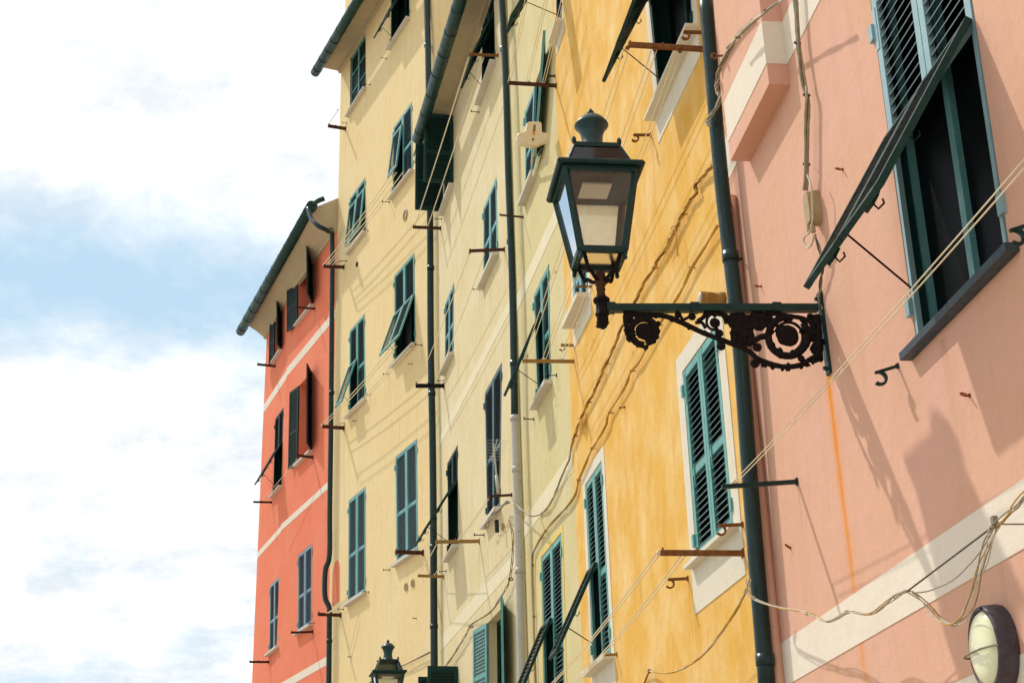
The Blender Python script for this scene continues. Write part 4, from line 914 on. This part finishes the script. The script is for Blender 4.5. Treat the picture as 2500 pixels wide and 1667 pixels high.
for i in range(4): m.tube(spline([FO.at(*q('b3',845+i*6,700+i*8), .04), FO.at(*q('b3',895-i*4,715+i*14), .05), FO.at(*q('b3',868,735+i*28), .05), FO.at(*q('b3',850+i*4,790), .04)], 4), .005, 5)
m.tube(spline([FO.at(*q('b3',880,730), .05), FO.at(*q('b3',875,800), .05), FO.at(*q('b3',865,845), .05)], 4), .004, 5)
tag(m.build('cable_tie', MT['cabo'], base=FO.at(*q('b3',870,710), .04)), 'knot in the upper cable bundle at the corner of the orange house', 'cable tie')
cable(FO, [('b2',2100,480),('b2',1980,680),('b2',1870,855),('b2',1800,1010),('b2',1710,1170),('b2',1600,1330),('b2',1520,1470),('b3',1400,190),('b3',1325,285),('b3',1270,420),('b3',1130,650),('b3',1100,760),('b3',1020,905),('b3',965,990),('b3',920,1100),('b3',855,1250)], .035, ('cabo','cabo'), 'smooth ochre cable slanting across the orange wall below the knotted one', 2, .0085, .006, 5,
      clips=[('b2',1862,858),('b2',1570,1370),('b3',1330,275),('b3',1138,650),('b3',975,968),('b3',850,1252)])
cable(FC, [('b3',855,1250),('b3',825,1380),('b3',745,1500),('b4',700,40),('b4',560,200),('b4',460,370),('b4',440,500),('b4',450,980),('b4',472,1650)], .03, ('cabg','trimyellow' if False else 'cabo'), 'pale cable dropping down the sage wall above the yellow framed shutters', 2, .010, .008, 6, clips=[('b4',560,200),('b4',445,510),('b4',455,970)], clipmat='cabd')
cable(FC, [('b3',790,945),('b3',765,1080),('b3',700,1230),('b3',640,1380),('b3',570,1510),('b4',490,62),('b4',420,70),('b4',350,15),('b3',320,1500),('b3',265,1455),('b3',215,1440),('b3',165,1500)], [.03]*6+[.2]*4+[.15,.1], ('cabg','cabw','cabg'), 'grey cable bundle looping round the white downpipe', 3, .006, .008, 9)
cable(FB, [('b3',230,1450),('b3',180,1480),('b4',120,30),('b4',60,90),('b4',20,180)], .12, ('cabw','cabg','cabd'), 'loose white cables gathered under the small aerial', 3, .006, .02, 11)
cable(FB, [('b4',230,100),('b4',262,240),('b4',265,420),('b4',240,620),('b4',190,740),('b4',90,900),('b4',0,975),('a4',2180,1035),('a4',2120,1130),('a4',2050,1250),('a4',1970,1370),('a4',1900,1460)], .05, ('cabg','cabo','cabg'), 'cable drooping from the white downpipe across the lower band of the cream house', 3, .0055, .012, 8, clips=[('b4',245,635),('a4',2165,1060)], clipmat='cabd', cliprad=.03)
cable(FA, [('a4',1260,1560),('a4',1400,1480),('a4',1600,1390),('a4',1800,1290)], .05, ('cabd','cabg'), 'thin cable low on the yellow wall behind the far lantern', 2, .008, .012, 8)
bx = MB(); pbx = FB.at(*q('b4',120,160), .1); bx.tube([pbx+UP*.08, pbx-UP*.09-FB.d*.02], .03, 8); tag(bx.build('cable_splitter', MT['black'], base=pbx), 'black splitter tube hanging among the cables by the white downpipe', 'cable splitter')
bx = MB(); pbx = FB.at(*q('b4',172,165), .12); bx.blob(pbx, .045, sz=1.2, sx=.7, jit=.15); tag(bx.build('insulator', MT['boxp'], base=pbx), 'small beige insulator beside the black splitter tube', 'insulator')
cable(FO, [('b4',2360,725),('b4',2250,945),('b4',2100,1160),('b4',1950,1330),('b4',1800,1430),('b4',1645,1478),('b4',1490,1458)], [.12,.16,.2,.2,.18,.12,.04], ('cabo','cabo','cabw'), 'sagging cable low on the orange wall below the long brown bar', 3, .0055, .006, 10)
m = MB(); b_ = FO.at(*q('b4',1490,1458), .04); m.tube(spline([b_, FO.at(*q('b4',1465,1510), .02), FO.at(*q('b4',1440,1580), .01)], 4), .007, 6); m.blob(b_, .018)
tag(m.build('cable_anchor', MT['rust'], base=b_), 'rusty anchor holding the left end of the sagging cable', 'anchor')
# pink wall
cable(FP, [('c4',155,735),('c4',165,870),('c4',390,962),('c4',620,1005),('c4',790,1075),('c4',950,1000),('c4',1130,1015),('c4',1310,885),('c4',1430,830)], .2, ('cabw','cabw','cabo','cabw','cabg'), 'white cable bundle sagging across the white band of the pink house', 5, .0030, .012, 5, clips=[('c4',195,880),('c4',625,1012),('c4',945,1000),('c4',1325,880)], clipmat='cabg', cliprad=.011)
rt = root('support_wire', FP.at(*q('c4',1430,830), .2), 'taut dark wire climbing to the cable hanger on the pink wall', 'wire')
m = MB(); m.tube([FP.at(*q('c4',1425,832), .2), FP.at(*q('c4',2120,308), .2)], .0042, 6); m.build('wire', MT['cabd'], rt)
m = MB(); hp = FP.at(*q('c4',2120,300), .2); m.tube([hp-FP.n*.2, hp+FP.n*.01], .0035, 6); m.box(lambda x, y, z: hp+FP.d*x+FP.n*y+UP*z, -.012, .012, -.01, .01, -.015, .03); m.build('hanger', MT['cabg'], rt)
cable(FP, [('c4',1435,835),('c4',1560,930),('c4',1680,1060),('c4',1780,1105),('c4',1880,1040),('c4',1960,850),('c4',2010,640),('c4',2070,430),('c4',2125,310)], .2, ('cabg','cabw','cabg','cabo','cabw'), 'deep hanging loop of cables above the oval wall light', 5, .0028, .016, 2)
cable(FP, [('c4',1470,850),('c4',1600,830),('c4',1780,750),('c4',1930,610),('c4',2030,480),('c4',2120,315)], .2, 'cabg', 'single thin wire drooping inside the cable loop', 1, .0026)
cable(FP, [('c4',2125,310),('c4',2220,210),('c4',2300,140),('c4',2420,-20)], .2, ('cabg','cabw','cabg','cabo'), 'cable bundle leaving the hanger toward the right edge', 4, .0032, .012, 3)
cable(FP, [('c1',520,-60),('c1',530,60),('c1',548,340),('c1',590,640),('c1',622,780),('c1',622,1000),('c1',622,1300),('c1',610,1520)], .05, ('cabg','boxp','cabg'), 'taped vertical cable bundle running down to the beige junction box', 3, .0085, .010, 2, clips=[('c1',546,345),('c1',618,760),('c1',618,1310)], clipmat='cabd', cliprad=.02)
cable(FP, [('c1',625,1400),('c1',655,1480),('c2',662,200),('c2',662,400),('c2',640,480),('c2',600,520),('c2',600,570),('c2',630,605),('c2',665,560),('c2',675,500)], .085, 'cabw', 'pale cable looped over the beige junction box', 1, .006)
cable(FP, [('c2',680,500),('c2',720,610),('c2',745,720),('c2',735,850),('c2',720,1000),('c2',735,1090)], [.05,.05,.04,.03,.02,.02], ('cabg','cabd'), 'cable from the junction box down to the lamp bracket', 2, .0055, .005)
cable(FP, [('b1',2420,180),('b1',2300,300),('b1',2150,540),('b1',2100,690),('b1',2095,800),('b1',2120,890),('b1',2060,1010),('b1',2000,1100),('b1',2030,1130)], [.15,.15,.15,.15,.15,.15,.16,.2,.2], ('cabw','cabg','boxp','cabg'), 'frayed cable bundle winding over the top of the dark downpipe', 4, .006, .011, 10)
cable(FP, [('c1',-10,385),('c1',60,300),('c1',150,210),('c1',250,130),('c1',370,40),('c1',500,-50)], .24, ('cabg','cabw'), 'cable pair slanting up over the projecting flue', 2, .0075, .007, 5, clips=[('c1',70,300),('c1',300,85)], clipmat='cabd', cliprad=.015)
b_ = FP.at(*q('b1',2325,492)); e_ = hit(*q('b1',2072,505), b_, FP.d); m = MB(); ax = (e_-b_).normalized(); m.tube([b_, e_+ax*-.02], .008, 8)
m.tube([e_+ax*(.02*math.cos(a))+UP*(.02*math.sin(a)) for a in [k*math.pi/6 for k in range(12)]], .008, 6, closed=True)
tag(m.build('eye_bolt', MT['rust'], base=b_), 'long rusty eye bolt carrying cables beside the top of the dark downpipe', 'eye bolt')
# junction box
jb = root('junction_box', FP.at(*q('c2',650,330)), 'beige weathered junction box hanging on the cables of the pink wall', 'junction box')
s0, z1 = FP.sz(*q('c2',700,160)); z0 = FP.sz(*q('c2',700,470))[1]; s1 = FP.sz(*q('c2',740,330))[0]
m = MB(); hh = (z1-z0); cz = (z0+z1)/2
for (o0, o1, gw) in ((.0, .045, 0), (.045, .075, -.008)):
    pts = []; wv = .05+gw
    for k in range(20):
        a = 2*math.pi*k/20; sx = abs(math.cos(a))**.5*(1 if math.cos(a) > 0 else -1); sy = abs(math.sin(a))**.5*(1 if math.sin(a) > 0 else -1)
        pts.append((s0+wv*sx, cz+(hh/2+gw)*sy))
    i = len(m.v)
    for a, z in pts: m.v.append(FP.w(a, z, o0))
    for a, z in pts: m.v.append(FP.w(a, z, o1))
    n = 20; m.f.append(tuple(range(i+n, i+2*n)))
    for k in range(n): m.f.append((i+k, i+(k+1) % n, i+n+(k+1) % n, i+n+k))
m.build('box', MT['boxp'], jb)
m = MB(); m.tube([FP.w(s0, z0-.01, .05), FP.w(s0, z0-.05, .05)], .014, 8); m.tube([FP.w(s0+.02, z0+.01, .07), FP.w(s0+.02, z0-.04, .07)], .010, 8); m.build('gland', MT['boxp'], jb)
# ================================================================== OVAL WALL LIGHT
c0 = FP.at(*q('c4',2185,1290)); wl = root('wall_light', c0, 'oval bulkhead light with cream glass and grey housing at the lower right', 'wall light')
def oval(c, a, b, off, n=40): return [c+FP.d*(a*math.cos(2*math.pi*k/n))+UP*(b*math.sin(2*math.pi*k/n))+FP.n*off for k in range(n)]
glc = hit(*q('c4',2035,1300), c0, FP.d); 
dpt = (hit(*q('c4',2000,1290), c0, FP.d)-c0).dot(FP.n); print('bulkhead depth', dpt)
a_, b_2 = .145, .172
def ovals(sec, mat, name, n=40, cap=True):
    m = MB()
    for (a, b, o) in sec: m.v += oval(c0, a, b, o, n)
    for k in range(len(sec)-1):
        for j in range(n): m.f.append((k*n+j, k*n+(j+1) % n, (k+1)*n+(j+1) % n, (k+1)*n+j))
    if cap: m.f.append(tuple((len(sec)-1)*n+j for j in range(n)))
    return m.build(name, mat, wl, True)
DW = .085
ovals([(a_+.004, b_2+.004, 0), (a_+.006, b_2+.006, .02), (a_, b_2, DW-.01), (a_-.006, b_2-.006, DW), (a_-.016, b_2-.018, DW), (a_-.018, b_2-.02, DW-.012)], MT['housing'], 'housing', cap=False)
ovals([(a_-.017, b_2-.019, DW-.014), (a_-.025, b_2-.035, DW+.004), (a_-.05, b_2-.075, DW+.018), (a_-.085, b_2-.14, DW+.023)], MT['opal'], 'glass')
m = MB(); m.tube(spline([c0+FP.d*x+FP.n*(DW+.002+h)+UP*-.012 for x, h in ((-a_,0),(-a_*.8,.022),(-a_*.3,.036),(a_*.3,.036),(a_*.8,.03),(a_*1.05,.01),(a_*1.12,-.02))], 4), .0045, 8); m.build('guard_bar', MT['cabg'], wl, True)
m = MB()
for sg in (-1, 1): m.blob(c0+FP.d*(-a_*.3)+FP.n*(DW+.002)+UP*(sg*b_2*.9), .006)
m.build('screw', MT['iron'], wl)
# ================================================================== CANISTER SPOTLIGHT
b_ = FO.at(1768, 732); e_ = hit(*q('b2',1945,1130), b_, FO.d); sp = root('spotlight', b_, 'ochre ribbed canister spotlight behind the lamp bracket beside the downpipe', 'spotlight')
L = (e_-b_).length; ax = (e_-b_).normalized(); yy = ax.cross(FO.d).normalized(); R0 = .048
m = MB(); m.lathe(b_, [(R0*1.15, 0), (R0*1.15, L*.2), (R0, L*.22), (R0, L*.34), (R0*.93, L*.36), (R0*.93, L*.42), (R0, L*.44), (R0, L*.7), (R0*1.04, L*.71), (R0*1.04, L*.76), (R0, L*.77), (R0*1.03, L*.9), (R0*1.03, L)], 24, FO.d, yy, ax); m.build('body', MT['ochre'], sp, True)
m = MB(); m.lathe(b_+ax*L, [(R0*.95, 0), (R0*.8, .012), (.01, .016)], 24, FO.d, yy, ax); m.build('lens', MT['lens'], sp, True)
# ================================================================== PANEL ANTENNA
b_ = FC.at(*q('b1',640,1330)); e_ = hit(*q('b1',440,1220), b_, FC.d)
pa = root('panel_antenna', b_, 'cream T-shaped panel antenna on a white pole by the sage house window', 'antenna')
def ap(x, y, o=0): return hit(*q('b1', x, y), e_-FC.d*.0+V((0,0,0)), FC.d)-FC.d*o
out = [(385,1115),(410,1100),(500,1100),(520,1115),(522,1190),(540,1203),(572,1205),(583,1235),(570,1275),(520,1300),(470,1318),(400,1318),(330,1298),(298,1265),(294,1225),(310,1205),(350,1203),(368,1190)]
m = MB(); n = len(out)
for (ins, o) in ((1, -.03), (1, .02), (.93, .035)):
    cx = sum(p[0] for p in out)/n; cy = sum(p[1] for p in out)/n
    for x, y in out: m.v.append(ap(cx+(x-cx)*ins, cy+(y-cy)*ins, o))
for k in range(2):
    for j in range(n): m.f.append((k*n+j, k*n+(j+1) % n, (k+1)*n+(j+1) % n, (k+1)*n+j))
m.f.append(tuple(2*n+j for j in range(n))); m.f.append(tuple(j for j in reversed(range(n)))); m.build('panel', MT['cream_plastic'], pa)
m = MB(); m.quad(ap(447,1135,.038), ap(463,1135,.038), ap(460,1190,.038), ap(440,1190,.038)); m.build('label_plate', MT['black'], pa)
m = MB(); m.quad(ap(440,1192,.038), ap(460,1192,.038), ap(455,1225,.038), ap(432,1225,.038)); m.build('label_plate', MT['orange_ink'], pa)
for (y, h) in ((1150,8),(1172,8)):
    m = MB(); m.quad(ap(449,y,.041), ap(459,y,.041), ap(458,y+h,.041), ap(447,y+h,.041)); m.build('label_mark', MT['lens'], pa)
m = MB(); m.quad(ap(430,1255,.038), ap(450,1258,.038), ap(440,1288,.038)); m.build('logo', MT['black'], pa)
m = MB(); m.tube([ap(440,1300,-.03), ap(545,1300,-.03), ap(500,1385,-.04)], .014, 6); m.build('clamp', MT['iron'], pa)
m = MB(); p0 = ap(505,1375,-.04); m.tube([p0, FC.at(*q('b1',455,1570), .06)], .022, 10); m.build('pole', MT['cream_plastic'], pa, True)
for k in range(4):
    m = MB(); m.tube(spline([ap(430+k*18,1310,-.01), ap(455-k*6,1380,.0), ap(425+k*5,1440,.02), ap(432,1500,.0)], 5), .004, 5); m.build('lead', MT['cabw'], pa)
# ================================================================== SMALL AERIAL
b_, ax, L, F, r = TIP['K22']; mb = kp('K22', 135, 1395, 'b3'); ra = root('aerial', mb, 'small comb-like television aerial on a grey mast against the blue shutters', 'aerial')
tp = hit(*q('b3',90,930), mb, FB.d)
m = MB(); m.tube([mb, tp.lerp(mb, .62)], .022, 8); m.build('mast', MT['pipew'], ra, True)
m = MB(); bt = tp.lerp(mb, .62); m.tube([bt, tp], .012, 6); 
c0_ = hit(*q('b3',100,990), mb, FB.d); dirb = (FB.d*-.9+UP*.35).normalized()
for k in range(7):
    p = c0_+dirb*(-.16+.055*k)+UP*(.008*k-.02); w_ = .10+.012*k; m.tube([p-FB.n*w_, p+FB.n*w_], .0028, 5)
m.tube([c0_-dirb*.2-UP*.02, c0_+dirb*.22+UP*.02], .006, 6); m.build('elements', MT['pipew'], ra)
# ------------------------------------------------------------------ light
sd = V((.456, -.379, -.805)).normalized()
sd = (V((.456, -.379, -.805))+V((.485, -.387, -.784))).normalized()
sl = bpy.data.lights.new('sun', 'SUN'); sl.energy = 2.5; sl.angle = math.radians(.9); sl.color = (1, .95, .87)
so_ = put('sun', sl); so_.rotation_euler = sd.to_track_quat('-Z', 'Y').to_euler()
el = math.asin(-sd.z); azm = math.atan2(-sd.x, -sd.y)
wd = bpy.data.worlds.new('World'); bpy.context.scene.world = wd; wd.use_nodes = True; nt = wd.node_tree; bg = nt.nodes['Background']
sky = N(nt, 'ShaderNodeTexSky'); sky.sky_type = 'NISHITA'; sky.sun_disc = False; sky.sun_elevation = el; sky.sun_rotation = azm
tc = N(nt, 'ShaderNodeTexCoord').outputs['Generated']
sx = N(nt, 'ShaderNodeSeparateXYZ'); nt.links.new(tc, sx.inputs[0])
zz = mth(nt, 'ADD', mth(nt, 'MAXIMUM', sx.outputs[2], .0), .35)
cv = N(nt, 'ShaderNodeCombineXYZ'); nt.links.new(mth(nt, 'DIVIDE', sx.outputs[0], zz), cv.inputs[0]); nt.links.new(mth(nt, 'DIVIDE', sx.outputs[1], zz), cv.inputs[1])
n1 = noise(nt, vscale(nt, cv.outputs[0], 1, 1), 2.6, 10, .60, .25)
n2 = noise(nt, vscale(nt, cv.outputs[0], 1, 1), 9, 9, .66, .15)
cl = mth(nt, 'ADD', mth(nt, 'MULTIPLY', n1, .78), mth(nt, 'MULTIPLY', n2, .22))
gz = ray(250, 690).z
gap = mth(nt, 'POWER', 2.718, mth(nt, 'MULTIPLY', mth(nt, 'POWER', mth(nt, 'MULTIPLY', mth(nt, 'SUBTRACT', sx.outputs[2], gz), 1/.052), 2), -1))
gap2 = ramp(nt, sx.outputs[2], .16, .20, .08, 0)      # paler blue again low down over the sea
behind = ramp(nt, sx.outputs[1], -.5, .25, .06, 0)      # cloud thinned behind the camera to weaken the fill light
cl = mth(nt, 'SUBTRACT', cl, mth(nt, 'MULTIPLY', gap, .33)); cl = mth(nt, 'SUBTRACT', cl, gap2); cl = mth(nt, 'SUBTRACT', cl, behind)
mask = ramp(nt, cl, .21, .45)
whc = mixc(nt, ramp(nt, n2, .35, .62), (7.55, 7.95, 8.3), (10.6, 10.6, 10.5))
hz = ramp(nt, sx.outputs[1], -.4, .5, .1, .93)
pale = mixc(nt, hz, sky.outputs[0], (4.75, 6.6, 8.15))
col = mixc(nt, mask, pale, whc)
nt.links.new(col, bg.inputs[0]); bg.inputs[1].default_value = .1
sc = bpy.context.scene
sc.view_settings.view_transform = 'Standard'; sc.view_settings.look = 'None'; sc.view_settings.exposure = .21; sc.view_settings.gamma = 1
sc.render.engine = 'CYCLES'; sc.cycles.max_bounces = 6; sc.cycles.transparent_max_bounces = 12
sc.render.resolution_x = 1024; sc.render.resolution_y = 682
